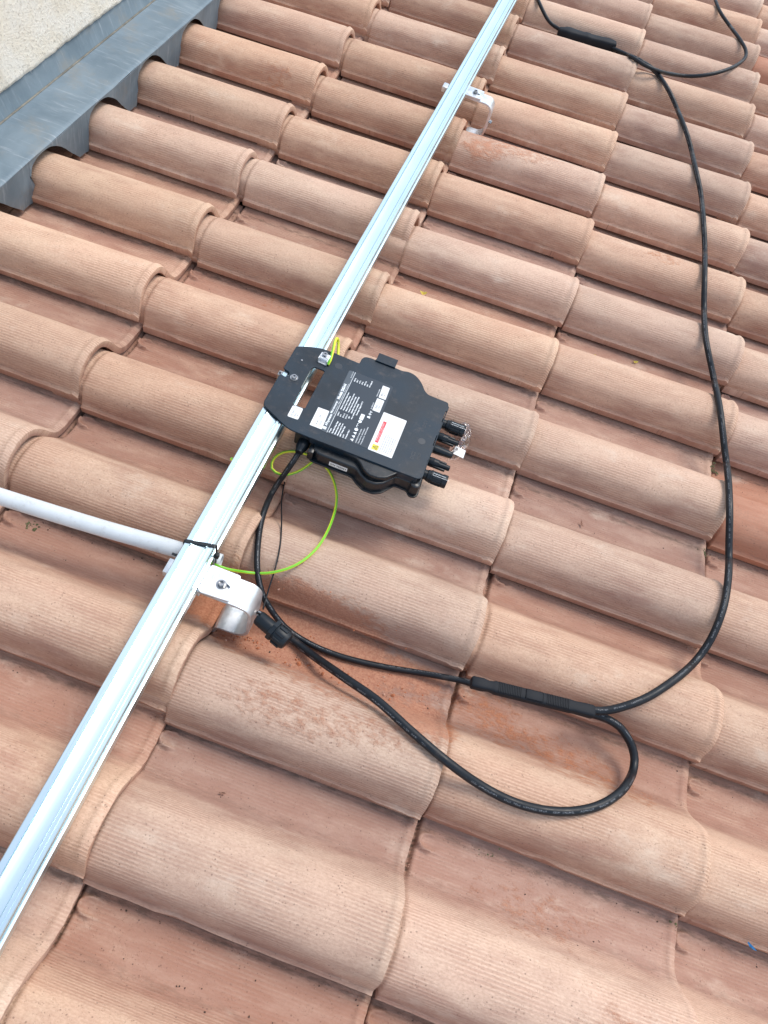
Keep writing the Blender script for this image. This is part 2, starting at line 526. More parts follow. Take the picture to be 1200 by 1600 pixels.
def earth_material():
    m, nt, nd, lk, p = new_mat('green_yellow_insulation')
    uv = nd.new('ShaderNodeUVMap').outputs[0]
    sep = nd.new('ShaderNodeSeparateXYZ'); lk.new(uv, sep.inputs[0])
    s = math_n(nt, 'SINE', math_n(nt, 'ADD', math_n(nt, 'MULTIPLY', sep.outputs['Y'], 2 * math.pi), math_n(nt, 'MULTIPLY', sep.outputs['X'], 4.0)))
    lk.new(mixc(nt, ramp(nt, s, 0.62, 0.85), (0.74, 0.80, 0.04), (0.16, 0.54, 0.03)), p.inputs['Base Color'])
    p.inputs['Roughness'].default_value = 0.38
    return m


M = {}
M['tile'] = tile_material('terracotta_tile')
M['tile_new'] = tile_material('plain_terracotta', clean=True)
M['rail'] = rail_material()
M['zinc'] = zinc_material()
M['render'] = render_material()
M['cable'] = cable_material('black_cable_sheath')
M['cable_plain'] = cable_material('black_cord', printed=False)
M['earth'] = earth_material()
M['deck'] = simple('roof_membrane', (0.10, 0.075, 0.06), 0.95, bump=0.5, var=0.3)
M['paint'] = simple('black_coated_metal', (0.004, 0.015, 0.027), 0.46, bump=0.35, bscale=1500, var=0.35, vscale=18, spec=0.42, dusty=0.22)
M['grip'] = simple('black_rubbery_grip', (0.008, 0.010, 0.014), 0.62, spec=0.25)
M['body'] = simple('black_housing_plastic', (0.006, 0.010, 0.014), 0.34, bump=0.15, bscale=900, var=0.2, spec=0.5, dusty=0.3)
M['emboss'] = simple('black_relief', (0.022, 0.028, 0.036), 0.35, spec=0.6)
M['plug'] = simple('black_plug_plastic', (0.006, 0.010, 0.014), 0.36, bump=0.1, var=0.2, spec=0.35)
M['label_dark'] = simple('dark_grey_label_film', (0.022, 0.034, 0.048), 0.34, spec=0.5)
M['label_head'] = simple('mid_grey_label_band', (0.070, 0.088, 0.104), 0.34, spec=0.5)
M['ink_white'] = simple('white_label_ink', (0.80, 0.84, 0.86), 0.45)
M['paper'] = simple('white_sticker_paper', (0.74, 0.75, 0.74), 0.45, var=0.03)
M['red'] = simple('red_ink', (0.72, 0.045, 0.06), 0.45)
M['yellow'] = simple('yellow_ink', (0.72, 0.62, 0.05), 0.45)
M['black_ink'] = simple('black_ink', (0.03, 0.03, 0.03), 0.5)
M['grey_ink'] = simple('grey_ink', (0.22, 0.24, 0.26), 0.5)
M['steel'] = simple('stainless_steel', (0.40, 0.40, 0.40), 0.28, metal=1.0, bump=0.2, bscale=300, var=0.1)
M['hook'] = simple('bare_aluminium_strip', (0.68, 0.71, 0.74), 0.40, metal=0.75, bump=0.3, bscale=250, var=0.08, vscale=60, dusty=0.3)
M['pipe'] = simple('grey_white_conduit_plastic', (0.60, 0.64, 0.66), 0.42, bump=0.1, var=0.04, dusty=0.4)
M['leaf'] = simple('yellow_leaf', (0.85, 0.74, 0.16), 0.6, var=0.2)
M['blue'] = simple('blue_plastic', (0.05, 0.30, 0.62), 0.4)
M['wood'] = simple('dry_twig', (0.20, 0.12, 0.08), 0.8, var=0.2)
M['crumb'] = simple('tile_crumb', (0.44, 0.26, 0.19), 0.9, bump=0.5, var=0.2, vscale=200)
M['dirt'] = simple('dark_dirt', (0.075, 0.05, 0.038), 0.95)
M['moss'] = simple('dry_moss', (0.12, 0.13, 0.06), 0.95, var=0.3, vscale=200)
m, nt, nd, lk, p = new_mat('clear_film')
p.inputs['Base Color'].default_value = (0.98, 0.96, 0.97, 1)
p.inputs['Roughness'].default_value = 0.12; p.inputs['Transmission Weight'].default_value = 1.0; p.inputs['IOR'].default_value = 1.38
M['film'] = m

# ------------------------------------------------------------------ the roof
L = 0.38248          # exposed length of a tile (down the slope, +x)
W = 0.22             # cover width of a tile (along the eaves, +y)
YP = [0, .0035, .0060, .0085, .0125, .0180, .027, .041, .060, .080, .098, .112, .124, .134, .143, .153, .166, .185, .205, .222, .246]
ZP = [-.0015, .0010, .0050, .0150, .0290, .0400, .0490, .0565, .060, .058, .050, .037, .020, .004, -.008, -.0165, -.0215, -.0235, -.0235, -.0230, -.0215]


def surf(x, y):
    i = math.ceil(x / L); lx = x - i * L
    ly = y - math.floor(y / W) * W
    z = float(np.interp(ly, YP, ZP))
    return (z * (.98 + .12 * lx / L) if z > 0 else z) + .018 * lx / L


def profile():
    pts = spline([(y, z, 0) for y, z in zip(YP, ZP)], 3)
    out = [(p[0], p[1]) for p in pts]
    ys_, zs_ = [p[0] for p in out], [p[1] for p in out]
    fine = [(float(y), float(np.interp(y, ys_, zs_))) for y in np.arange(.1865, .2245, .0022)]
    return [p for p in out if p[0] < .1855] + fine + [p for p in out if p[0] > .2235]


PROF = profile()
ARC = [0]
for a, b in zip(PROF, PROF[1:]): ARC.append(ARC[-1] + math.hypot(b[0] - a[0], b[1] - a[1]))
TH = 0.0138
XS = [-L - 0.055, -L - 0.003, -L - 0.0005, -L + 0.0015, -L + 0.0035, -L + 0.006, -L + 0.009, -L + 0.012, -L + 0.015, -L + 0.018, -L + 0.021, -L + 0.024, -L + 0.027, -L + 0.031, -L + 0.036, -L + 0.045, -L + 0.06, -L + 0.08, -L + 0.10, -L + 0.125,
      -0.235, -0.205, -0.175, -0.145, -0.115, -0.09, -0.065, -0.045, -0.03, -0.022, -0.017, -0.013, -0.010, -0.0075, -0.005, -0.003, -0.0015, -0.0005, 0.0]
# dust left by the grinder round the two hooks, and where the fitter walked (x, y, radius x, radius y, amount)
DUST = [(0.50, -0.250, .17, .055, 1.1), (0.655, -0.245, .10, .03, .65), (0.44, -0.262, .06, .055, 1.1), (0.58, -0.30, .16, .05, .50), (0.72, -0.315, .06, .05, .62),
        (0.55, -0.385, .12, .035, .34), (0.66, -0.37, .07, .03, .34), (0.90, -0.275, .16, .035, .36), (0.82, -0.25, .07, .04, .36), (0.44, 1.215, .10, .035, 1.0), (0.55, 1.20, .10, .03, .7),
        (0.52, 1.17, .14, .05, .42), (0.45, 1.13, .06, .03, .5), (0.62, 0.60, .04, .03, .15), (0.10, -0.60, .10, .05, .25), (0.95, 0.95, .05, .03, .35), (0.86, 0.80, .05, .03, .3),
        (0.95, -0.50, .1, .05, .28), (1.06, -0.62, .06, .05, .35), (1.0, -0.3, .12, .03, .35), (0.2, 0.42, .06, .03, .25), (-0.1, 1.12, .05, .03, .26)]
OFFS = {(0, 4): (0, .003), (0, 5): (-.001, .005), (0, 1): (-.005, -.002), (0, 3): (-.005, -.002), (0, 6): (-.005, .010), (0, 7): (0, .010), (1, -2): (.001, .004),
        (1, 2): (.008, -.006), (1, 3): (.004, .010), (1, 4): (.003, .001), (1, 5): (.004, -.003), (1, 7): (.007, .003), (2, -2): (-.003, -.005), (2, 0): (-.003, -.007),
        (2, 1): (-.002, -.005), (2, 2): (-.003, -.008), (2, 3): (.003, -.012), (2, 5): (-.002, -.010), (2, 6): (0, -.005), (3, -2): (0, .005), (3, -1): (.006, .010),
        (3, 1): (-.005, .004), (3, 2): (-.001, .009), (3, 3): (.005, .004), (3, 6): (-.003, -.006), (3, 8): (-.006, .008), (3, 9): (.003, .012)}


def tile_grid(i, k, seed, off=(0, 0), clean=False):
    """vertices (tile space), faces, per-vertex uv / engobe with near-side shade / grime with gap shade / dust"""
    r = random.Random(seed)
    chips = [(r.uniform(-L, 0), r.uniform(.008, .05), r.uniform(.0008, .0022) * (1.9 if r.random() < .2 else 1)) for _ in range(r.randint(2, 6))]
    bow = r.uniform(-.0012, .0012)
    tops = []; n = len(PROF)
    V = []; A = []
    for ix, x in enumerate(XS):
        for j, (y, z) in enumerate(PROF):
            zz = (z * (.98 + .12 * x / L) if z > 0 else z) + .018 * x / L
            xx, yy = x, y
            u = (x + L) / L
            zz += bow * math.sin(math.pi * min(max(u, 0), 1))
            zz += 0.0009 * noise.noise(Vector((x * 9 + seed, y * 14, seed * .37))) + (0.0005 * noise.noise(Vector((x * 40, y * 60, seed * .7))))
            # rounded lower lip with a faint rolled rim behind it
            if x > -0.0100:
                t = (x + 0.0100) / 0.0100
                zz -= 0.0034 * t ** 2.6
            zz += 0.0017 * math.exp(-((x + 0.0095) / 0.0035) ** 2) - 0.0016 * math.exp(-((x + 0.0175) / 0.0038) ** 2)
            # wavy cut end
            if x > -0.03:
                xx += 0.0016 * noise.noise(Vector((y * 22, seed * 1.7, 3))) * (x + 0.03) / 0.03 + (0.0012 * noise.noise(Vector((y * 90, seed, 8))) if x > -.004 else 0)
            # near edge: torn clay lip with small steps
            if j <= 6:
                e = 0.0010 * noise.noise(Vector((x * 30, seed, 1))) + 0.0006 * noise.noise(Vector((x * 110, seed, 5)))
                for cx, cw, ca in chips:
                    if abs(x - cx) < cw: e += ca
                yy += e * (1 - j / 7)
            # moulded head lug in the channel next to the neighbour's barrel
            if not clean:
                d = math.hypot((x + L - 0.022) / 0.017, (y - 0.201) / 0.011)
                zz += 0.0085 * math.exp(-(d - 1.0) ** 2 / 0.035) * (1.0 if x < -L + 0.026 else 0.3) * (1.15 if y < .205 else .7)
                zz += 0.003 * math.exp(-((x + L - 0.006) / 0.004) ** 2) * (0.4 if y < .15 else 1) * (0.5 + .5 * noise.noise(Vector((y * 60, seed, 2))))
            if x < -L + .003: yy += 0.0095 * max(0, 1 - j / 16)
            zz -= (0.0085 if y > .148 else 0.0030) * math.exp(-((x + L) / 0.0030) ** 2)
            V.append((xx, yy, zz))
            wx, wy = x + i * L + off[0], y + k * W + off[1]
            eng_shade = float(np.interp(y, [0, .01, .03, .05, .11, .135, .15, .234], [.40, .60, .75, .88, .92, .62, .18, .12]))  # engobe cover; thinning it also paints part of the near side's shade
            eng_shade += 0.30 * math.exp(-((x + 0.00) / 0.022) ** 2)
            gr = 0.85 * math.exp(-((y - 0.2165) / 0.006) ** 2) + 0.35 * math.exp(-((y - 0.150) / 0.008) ** 2) + 0.35 * math.exp(-((y - 0.005) / 0.002) ** 2)
            gr += (1.6 if y > .148 else .5) * math.exp(-((x + L) / 0.0022) ** 2)  # shade of the gap below the overlapping tile, painted as a dark line
            du = 0
            for dx, dy, rx, ry, am in DUST:
                q = ((wx - dx) / rx) ** 2 + ((wy - dy) / ry) ** 2
                if q < 4: du = max(du, 1.25 * am * math.exp(-q * q * .7))
            A.append((u * L, ARC[j], eng_shade, gr, du))
    nt_ = len(V)
    # underside
    for x in XS:
        for j, (y, z) in enumerate(PROF):
            ja, jb = max(j - 1, 0), min(j + 1, n - 1)
            ty, tz = PROF[jb][0] - PROF[ja][0], PROF[jb][1] - PROF[ja][1]
            l = math.hypot(ty, tz); ny, nz = -tz / l, ty / l
            if j == 0: ny, nz = -0.15, 0.99
            V.append((x, y - ny * TH + (0.0095 * max(0, 1 - j / 16) if x < -L + .003 else 0), (z * (.98 + .12 * x / L) if z > 0 else z) - nz * TH + .018 * x / L))
            A.append(((x + L), ARC[j], 0, 0, 0))
    F = []; sm = []
    R_ = len(XS)
    for a in range(R_ - 1):
        for j in range(n - 1):
            q = a * n + j
            F.append((q, q + n, q + n + 1, q + 1)); sm.append(True)
            q += nt_
            F.append((q, q + 1, q + n + 1, q + n)); sm.append(True)
        q = a * n
        F.append((q, q + nt_, q + n + nt_, q + n)); sm.append(False)
        q = a * n + n - 1
        F.append((q, q + n, q + n + nt_, q + nt_)); sm.append(False)
    for j in range(n - 1):
        F.append((j, j + 1, j + 1 + nt_, j + nt_)); sm.append(False)
        q = (R_ - 1) * n + j
        F.append((q, q + nt_, q + nt_ + 1, q + 1)); sm.append(False)
    return V, F, sm, A


def grid_mesh(name, V, F, sm, A):
    me = bpy.data.meshes.new(name)
    me.from_pydata(V, [], F)
    me.polygons.foreach_set('use_smooth', sm)
    uvl = me.uv_layers.new(name='UVMap')
    li = np.empty(len(me.loops), dtype=np.int32); me.loops.foreach_get('vertex_index', li)
    A = np.array(A)
    uvl.data.foreach_set('uv', A[li][:, :2].astype(np.float32).ravel())
    for n_, c in (('engobe', 2), ('grime_gap_shade', 3), ('dust', 4)):  # engobe also holds part of the painted near-side shade
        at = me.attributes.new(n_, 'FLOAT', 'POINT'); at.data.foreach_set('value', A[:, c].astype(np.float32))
    # keep the joint between smooth top and end faces crisp
    es = {}
    for p in me.polygons:
        for ek in p.edge_keys: es.setdefault(ek, []).append(p.use_smooth)
    sh = [len(set(es.get(tuple(sorted(e.vertices)), [1]))) > 1 for e in me.edges]
    at = me.attributes.new('sharp_edge', 'BOOLEAN', 'EDGE'); at.data.foreach_set('value', sh)
    return me


VIS = {0: range(-1, 8), 1: range(-4, 10), 2: range(-4, 11), 3: range(-4, 13), 4: range(-3, 13)}
FIRST_ROW = {0: 1}
ORD = ['lowest', 'second', 'third', 'fourth', 'fifth', 'sixth', 'seventh', 'eighth', 'ninth', 'tenth', 'eleventh', 'twelfth', 'thirteenth',
       'fourteenth', 'fifteenth', 'sixteenth', 'seventeenth']
COURSE = {0: 'column reaching the zinc flashing', 1: 'column lying under the aluminium rail',
          2: 'column under the black inverter', 3: 'column between inverter and right edge column', 4: 'column along the right edge'}
SPECIAL = {(4, 1): 'plain smooth orange tile without ribs at the right edge beside the long cable',
           (4, 10): 'plain orange smooth tile near the top right corner beside the cable bend',
           (2, -2): 'ribbed tile streaked with orange dust directly below the gland end cap and front hook',
           (3, -2): 'ribbed tile carrying the lowest bend of the black cable loop',
           (2, 5): 'ribbed tile with an orange worn patch just in front of the rear roof hook'}
for i, ks in VIS.items():
    for k in ks:
        seed = (i + 3) * 97 + (k + 11) * 13
        r = random.Random(seed)
        clean = (i, k) in ((4, 1), (4, 10))
        off = OFFS.get((i, k), (r.uniform(-.003, .003), OFFS.get((i - 1, k), OFFS.get((i + 1, k), (0, 0)))[1] + r.uniform(-.002, .002)))
        V, F, sm, A = tile_grid(i, k, seed, off, clean)
        me = grid_mesh('roof_tile', V, F, sm, A)
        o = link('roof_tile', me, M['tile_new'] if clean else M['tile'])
        o.location = (i * L + off[0], k * W + off[1], (r.uniform(-.0006, .0006)) - (0.004 if clean else 0))
        o.rotation_euler = (r.uniform(-.0025, .0025), 0, r.uniform(-.0035, .0035))
        rank = ORD[list(ks).index(k)]
        lab = SPECIAL.get((i, k)) or '%s ribbed tile from the bottom in the %s' % (rank, COURSE[i])
        tag(o, lab, 'roof tile', 'interlocking terracotta tiles of the roof', kind='thing')

# the rest of the roof, outside the frame, and the boards underneath
Vs, Fs, Ss, As = [], [], [], []
for i in range(-1, 7):
    for k in range(-9, 19):
        if i in VIS and k in VIS[i]: continue
        if i < 0 or (i == 0 and k < -9): continue
        V, F, sm, A = tile_grid(i, k, (i + 3) * 97 + (k + 11) * 13)
        b = len(Vs)
        Vs += [(x + i * L, y + k * W, z) for x, y, z in V]; Fs += [tuple(q + b for q in f) for f in F]; Ss += sm; As += A
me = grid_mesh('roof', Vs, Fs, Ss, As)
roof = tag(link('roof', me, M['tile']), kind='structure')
bm = bmesh.new()
add_box(bm, -0.62, 6 * L + .05, -9 * W, 19 * W, -0.16, -0.062)
tag(bm_obj('roof_deck', bm, M['deck']), kind='structure')
bm = bmesh.new()
s = 400
for q in ((-s, -s), (s, -s), (s, s), (-s, s)): bm.verts.new((q[0], q[1], 0))
bm.faces.new(bm.verts)
ground = bm_obj('ground', bm, simple('dry_ground', (0.22, 0.20, 0.16), 0.95, var=0.2, vscale=0.2))
tag(ground, kind='structure'); TOP.remove(ground); ground.location = (0, 0, -6.0)

# cable centre lines in tenths of a millimetre, roof axes
PATHS = {
    'inv_lead': [(3974,69,819), (3946,-92,733), (3897,-196,587), (3846,-273,425), (3793,-353,265), (3759,-488,150), (3775,-656,217), (3799,-813,314), (3823,-992,357), (3855,-1174,375), (3900,-1355,391), (3953,-1534,400), (4013,-1710,396), (4081,-1882,376), (4164,-2044,332), (4264,-2185,264), (4382,-2298,175), (4515,-2373,68), (4651,-2422,-50), (4794,-2458,-164), (4957,-2483,-249), (5139,-2512,-278), (5323,-2539,-274), (5509,-2553,-266), (5695,-2554,-258), (5882,-2544,-251), (6067,-2524,-244), (6252,-2498,-236), (6436,-2467,-228), (6619,-2434,-219), (6801,-2397,-206), (6983,-2364,-183), (7163,-2342,-139), (7343,-2324,-91), (7525,-2299,-62), (7706,-2290,-21), (7876,-2314,53)],
    'long': [(9523,-2170,379), (9699,-2128,406), (9858,-2055,457), (10005,-1964,513), (10148,-1859,556), (10283,-1739,580), (10409,-1607,590), (10527,-1468,592), (10642,-1326,585), (10753,-1183,565), (10858,-1040,524), (10956,-902,455), (11044,-779,354), (11133,-650,260), (11219,-495,249), (11278,-339,320), (11314,-186,413), (11334,-28,503), (11350,138,576), (11366,313,624), (11383,493,646), (11396,675,650), (11410,857,641), (11428,1037,617), (11452,1212,572), (11494,1371,493), (11552,1506,386), (11609,1643,280), (11582,1818,309), (11528,1973,389), (11472,2122,477), (11422,2280,554), (11381,2450,607), (11351,2627,636), (11330,2808,646), (11316,2990,642), (11308,3171,623), (11309,3350,587), (11318,3525,537), (11367,3669,436), (11417,3811,334), (11452,3958,252), (11383,4115,312), (11300,4253,398), (11220,4392,484), (11149,4544,554), (11091,4710,601), (11046,4886,622), (11009,5064,626), (10977,5244,618), (10953,5423,596), (10936,5602,563), (10967,5759,480), (11006,5910,387), (11046,6062,294), (11052,6219,241), (10968,6367,303), (10868,6492,390), (10771,6622,473), (10688,6771,536), (10625,6937,576), (10586,7114,593), (10560,7295,596), (10546,7476,586), (10541,7658,565), (10553,7830,518), (10588,7989,436), (10624,8148,353), (10659,8307,271), (10638,8470,284), (10581,8624,364), (10527,8778,446), (10482,8942,513), (10448,9115,558), (10424,9294,581), (10411,9476,585), (10405,9658,576), (10404,9840,556), (10412,10017,521), (10442,10182,449), (10471,10347,376), (10501,10512,304), (10502,10677,280), (10446,10836,348), (10381,10988,426), (10322,11148,492), (10275,11318,536), (10240,11495,559), (10215,11675,564), (10202,11856,550), (10203,12035,515), (10209,12212,472), (10216,12389,428), (10227,12564,376), (10238,12738,325), (10234,12910,294), (10160,13064,357), (10075,13209,428), (9994,13362,485), (9925,13526,523), (9870,13699,541), (9829,13877,544), (9798,14056,534), (9778,14236,512), (9770,14415,476), (9775,14589,425), (9787,14762,367), (9798,14934,309), (9805,15106,256), (9720,15257,312), (9621,15394,381), (9522,15535,442), (9433,15688,483), (9355,15851,506), (9291,16022,511), (9238,16196,505), (9192,16372,491), (9161,16547,464), (9171,16719,403), (9180,16891,343), (9189,17063,282), (9198,17235,222), (9161,17394,205), (9045,17520,266), (8918,17633,334), (8791,17750,391), (8668,17879,430), (8556,18021,453), (8454,18172,459), (8352,18323,460), (8220,18447,474), (8053,18473,520), (7908,18386,585), (7743,18336,631), (7633,18403,619), (7633,18573,554), (7633,18744,488), (7633,18914,423), (7633,19085,358), (7633,19255,292), (7503,19358,263), (7340,19434,231), (7179,19513,199), (7014,19585,171), (6837,19627,156)],
    'loop': [(9526,-2167,256), (9711,-2144,259), (9896,-2142,256), (10078,-2171,233), (10237,-2249,178), (10375,-2349,104), (10460,-2499,44), (10455,-2680,51), (10389,-2820,152), (10315,-2938,275), (10235,-3067,382), (10142,-3211,453), (10029,-3351,500), (9901,-3483,526), (9757,-3599,535), (9599,-3697,535), (9431,-3777,530), (9256,-3838,521), (9076,-3882,509), (8892,-3908,495), (8707,-3917,482), (8522,-3910,470), (8337,-3889,468), (8154,-3868,495), (7979,-3854,555), (7805,-3832,616), (7627,-3791,647), (7450,-3733,650), (7277,-3665,640), (7107,-3593,624), (6938,-3518,603), (6774,-3436,573), (6613,-3353,531), (6452,-3275,480), (6290,-3206,420), (6131,-3140,351), (5977,-3071,273), (5831,-2997,184), (5694,-2921,84), (5560,-2844,-19), (5422,-2767,-117), (5272,-2691,-195), (5109,-2618,-245), (4935,-2558,-269), (4753,-2517,-276)],
    'topleft': [(5237,19590,145), (5061,19662,137), (4899,19762,125), (4718,19783,172), (4550,19822,250), (4405,19920,323), (4278,20053,374), (4173,20210,401), (4091,20382,412), (4026,20561,410), (3975,20744,393), (3936,20928,362), (3904,21112,322), (3881,21295,272), (3857,21477,221), (3796,21646,231), (3698,21790,308), (3595,21923,399), (3499,22067,478), (3419,22235,520)],
    'topright': [(6668,19612,201), (6832,19534,223), (6980,19430,257), (7129,19327,289), (7290,19243,311), (7330,19092,367), (7338,18920,432), (7345,18749,498), (7353,18578,564), (7360,18406,629), (7488,18314,647), (7653,18233,647), (7825,18171,642), (8007,18171,627), (8183,18217,604), (8332,18314,567), (8430,18459,516), (8516,18611,462), (8621,18753,417), (8755,18875,388), (8881,19005,357), (8980,19154,316), (9059,19312,267), (9141,19466,221), (9313,19516,247), (9488,19525,302), (9659,19549,364), (9824,19605,422), (9978,19691,472), (10121,19799,512), (10249,19926,544), (10365,20066,568), (10468,20218,582), (10560,20377,590), (10641,20542,590), (10713,20710,586), (10777,20882,575), (10831,21056,556), (10873,21231,516), (10915,21405,481), (10965,21582,489), (10992,21761,515), (10977,21942,542), (10928,22117,567), (10854,22284,585), (10772,22448,595), (10693,22614,598), (10620,22782,595), (10550,22952,586), (10490,23124,570), (10439,23299,549), (10419,23477,513), (10417,23655,468), (10393,23830,435), (10296,23984,445), (10176,24119,471), (10059,24258,498), (9959,24411,519), (9881,24576,533), (9822,24750,539), (9776,24928,539), (9742,25108,532), (9715,25289,517), (9697,25471,497), (9692,25651,463), (9691,25831,427), (9667,26010,412), (9610,26184,429), (9548,26354,454), (9487,26526,478), (9429,26699,495), (9376,26875,505), (9325,27051,508), (9279,27229,506), (9246,27409,492), (9219,27589,474), (9209,27770,442), (9201,27950,408), (9194,28131,375), (9163,28307,359), (9094,28476,374), (9028,28647,385), (8971,28822,390)],
    'earth': [(3596,-2350,683), (3777,-2322,639), (3889,-2232,516), (3973,-2133,376), (4136,-2060,335), (4313,-2000,374), (4474,-1902,404), (4613,-1772,424), (4721,-1615,432), (4798,-1440,432), (4847,-1255,422), (4869,-1066,400), (4873,-879,358), (4865,-698,298), (4849,-516,240), (4822,-328,220), (4767,-147,247), (4674,13,293), (4547,146,348), (4391,238,406), (4211,280,454), (4022,270,482), (3837,226,492), (3675,126,483), (3582,-35,458), (3621,-213,420), (3791,-224,369), (3933,-105,326), (4062,26,364), (4168,144,472), (4263,281,565)],
    'strap': [(3823,-31,-58), (3865,-221,-74), (3920,-407,-89), (3982,-576,-24), (4031,-721,96), (4083,-869,211), (4143,-1035,293), (4206,-1211,346), (4268,-1394,375), (4320,-1581,383), (4361,-1771,372), (4389,-1961,338), (4407,-2146,279), (4431,-2330,223), (4462,-2520,238)],
}

# ------------------------------------------------------------------ zinc flashing and rendered wall at the head of the roof
g = empty('zinc_flashing', (-0.445, 0.8, 0.078))
tag(g, 'blue grey zinc flashing with scalloped apron cut round the tile barrels below the wall', 'flashing')
fy0, fy1 = -9 * W + .02, 19 * W - .02
ox, oy, oz = -0.445, 0.8, 0.078


def sheet(bm, rows, th):
    """rows of points; makes a thin sheet with thickness along its normal"""
    t = bmesh.new()
    G = [[t.verts.new(Vector(p) - Vector((ox, oy, oz))) for p in r] for r in rows]
    for A, B in zip(G, G[1:]):
        for j in range(len(A) - 1):
            t.faces.new((A[j], B[j], B[j + 1], A[j + 1]))
    bmesh.ops.recalc_face_normals(t, faces=t.faces)
    bmesh.ops.solidify(t, geom=list(t.faces), thickness=th)
    merge(bm, t)


wavy = lambda y, a: a * noise.noise(Vector((y * 5.3, a * 900, 1)))
ys = np.linspace(fy0, fy1, 320)
TZ = 0.062
bm = bmesh.new()
dent = lambda y, x: 0.0012 * noise.noise(Vector((y * 6, x * 30, 4))) + 0.0006 * noise.noise(Vector((y * 17, x * 60, 9)))
sheet(bm, [[(-0.3500, y, TZ - .0022 + dent(y, 1)) for y in ys], [(-0.3525, y, TZ - .0004 + dent(y, 1)) for y in ys]] +
      [[(x, y, TZ + dent(y, x)) for y in ys] for x in (-.360, -.375, -.390, -.405, -.420, -.435)] +
      [[(-0.4535, y, TZ) for y in ys], [(-0.4575, y, TZ + .0015) for y in ys]], -0.0009)
bm_obj('tray', bm, M['zinc'], g, smooth=math.radians(50))
bm = bmesh.new()
sheet(bm, [[(-0.4565, y, TZ + .0008) for y in ys], [(-0.4590, y, TZ + .004) for y in ys], [(-0.4670, y, TZ + .026 + .5 * dent(y, 2)) for y in ys], [(-0.4890, y, TZ + .075) for y in ys]], -0.0009)
bm_obj('upstand', bm, M['zinc'], g, smooth=math.radians(50))
# the apron: upper edge straight, lower edge cut by hand round the barrels
bm = bmesh.new()
rows = [[] for _ in range(6)]
cut = [(-.0050, -.031), (-.0018, -.030), (-.0012, .012), (.0035, .030), (.010, .043), (.021, .050), (.036, .0550), (.056, .0560), (.076, .0535), (.096, .0445), (.114, .0325), (.130, .0180), (.145, .0030), (.160, -.0110), (.181, -.030)]
for k in range(-9, 19):
    tip = 0.004 * noise.noise(Vector((k * 3.1, 1, 1))); sy = 0.0025 * noise.noise(Vector((k * 5.7, 2, 6)))
    pts_ = spline([(a_, b_, 0) for a_, b_ in cut[1:]], 3)[:] + [Vector((.190, -.0305, 0)), Vector((.205, -.031, 0)), Vector((W - .0055, -.0345, 0))]
    pts_ = [p for p in pts_ if p[0] < W - .005 or p[1] < 0]
    for p in pts_:
        yy = k * W + p[0] + sy + 0.0008 * noise.noise(Vector((p[0] * 90 + k, 3, 1)))
        zz = p[1] + (tip if p[1] < -.01 else 0) + 0.0008 * noise.noise(Vector((p[0] * 120, k, 1)))
        for q in range(6):
            t_ = q / 5
            z_ = (TZ - .002) * (1 - t_) + zz * t_
            rows[q].append((-0.3495 - 0.007 * max(0, (TZ - z_)) / .09 + 0.0022 * noise.noise(Vector((yy * 8, z_ * 20, 2))), yy, z_))
sheet(bm, rows, -0.0009)
bm_obj('apron', bm, M['zinc'], g, smooth=math.radians(50))
bm = bmesh.new()                                   # bead of dried sealant in the fold and an overlap between two lengths
for a_ in range(len(ys) - 1):
    pass
add_tube(bm, [(-.4560 - ox + .0006 * noise.noise(Vector((y * 30, 1, 1))), y - oy, TZ + .0016 - oz) for y in ys[::1]], .0022, 6)
bm_obj('sealant_bead', bm, simple('dirty_sealant', (.20, .185, .15), .8, bump=.3, var=.3, vscale=40), g)

# wall: vertical in the world, so it leans back in roof axes
up_dir = Vector((-math.sin(SLOPE), 0, math.cos(SLOPE)))
bm = bmesh.new()
wb = Vector((-0.4680, 0, 0.103))
nx, nz_ = 260, 24
grid = []
for a in range(nz_ + 1):
    row = []
    for b in range(nx * 2 + 1):
        y = fy0 + (fy1 - fy0) * b / (nx * 2)
        h = 0.75 * (a / nz_) ** 1.8
        p = wb + up_dir * h + Vector((0, y, 0))
        if a == 0:
            p += up_dir * (0.006 * noise.noise(Vector((y * 40, 1, 1))) + 0.004 * noise.noise(Vector((y * 150, 4, 1))) + 0.010 * noise.noise(Vector((y * 4, 7, 1))))
            p.x -= 0.006
        else:
            p.x += 0.0030 * noise.noise(Vector((y * 60, h * 60, 5))) + 0.0018 * noise.noise(Vector((y * 180, h * 180, 9)))
        row.append(bm.verts.new(p))
    grid.append(row)
for A, B in zip(grid, grid[1:]):
    for j in range(len(A) - 1):
        bm.faces.new((A[j], A[j + 1], B[j + 1], B[j])).smooth = True
T_ = grid[-1]
back = [bm.verts.new(v.co + Vector((-0.25, 0, -0.05))) for v in (T_[0], T_[-1])]
bb = [bm.verts.new(grid[0][0].co + Vector((-0.25, 0, -.2))), bm.verts.new(grid[0][-1].co + Vector((-0.25, 0, -.2)))]
bm.faces.new([T_[0], back[0], back[1]] + T_[::-1][:-1])
bm.faces.new((back[0], bb[0], bb[1], back[1]))
bm.faces.new([r[0] for r in grid] + [back[0], bb[0]]); bm.faces.new([r[-1] for r in grid][::-1] + [bb[1], back[1]])
bm.faces.new([bb[0]] + [bb[1]] + grid[0][::-1])
tag(bm_obj('wall', bm, M['render']), 'cream roughcast rendered wall above the zinc flashing', 'wall')

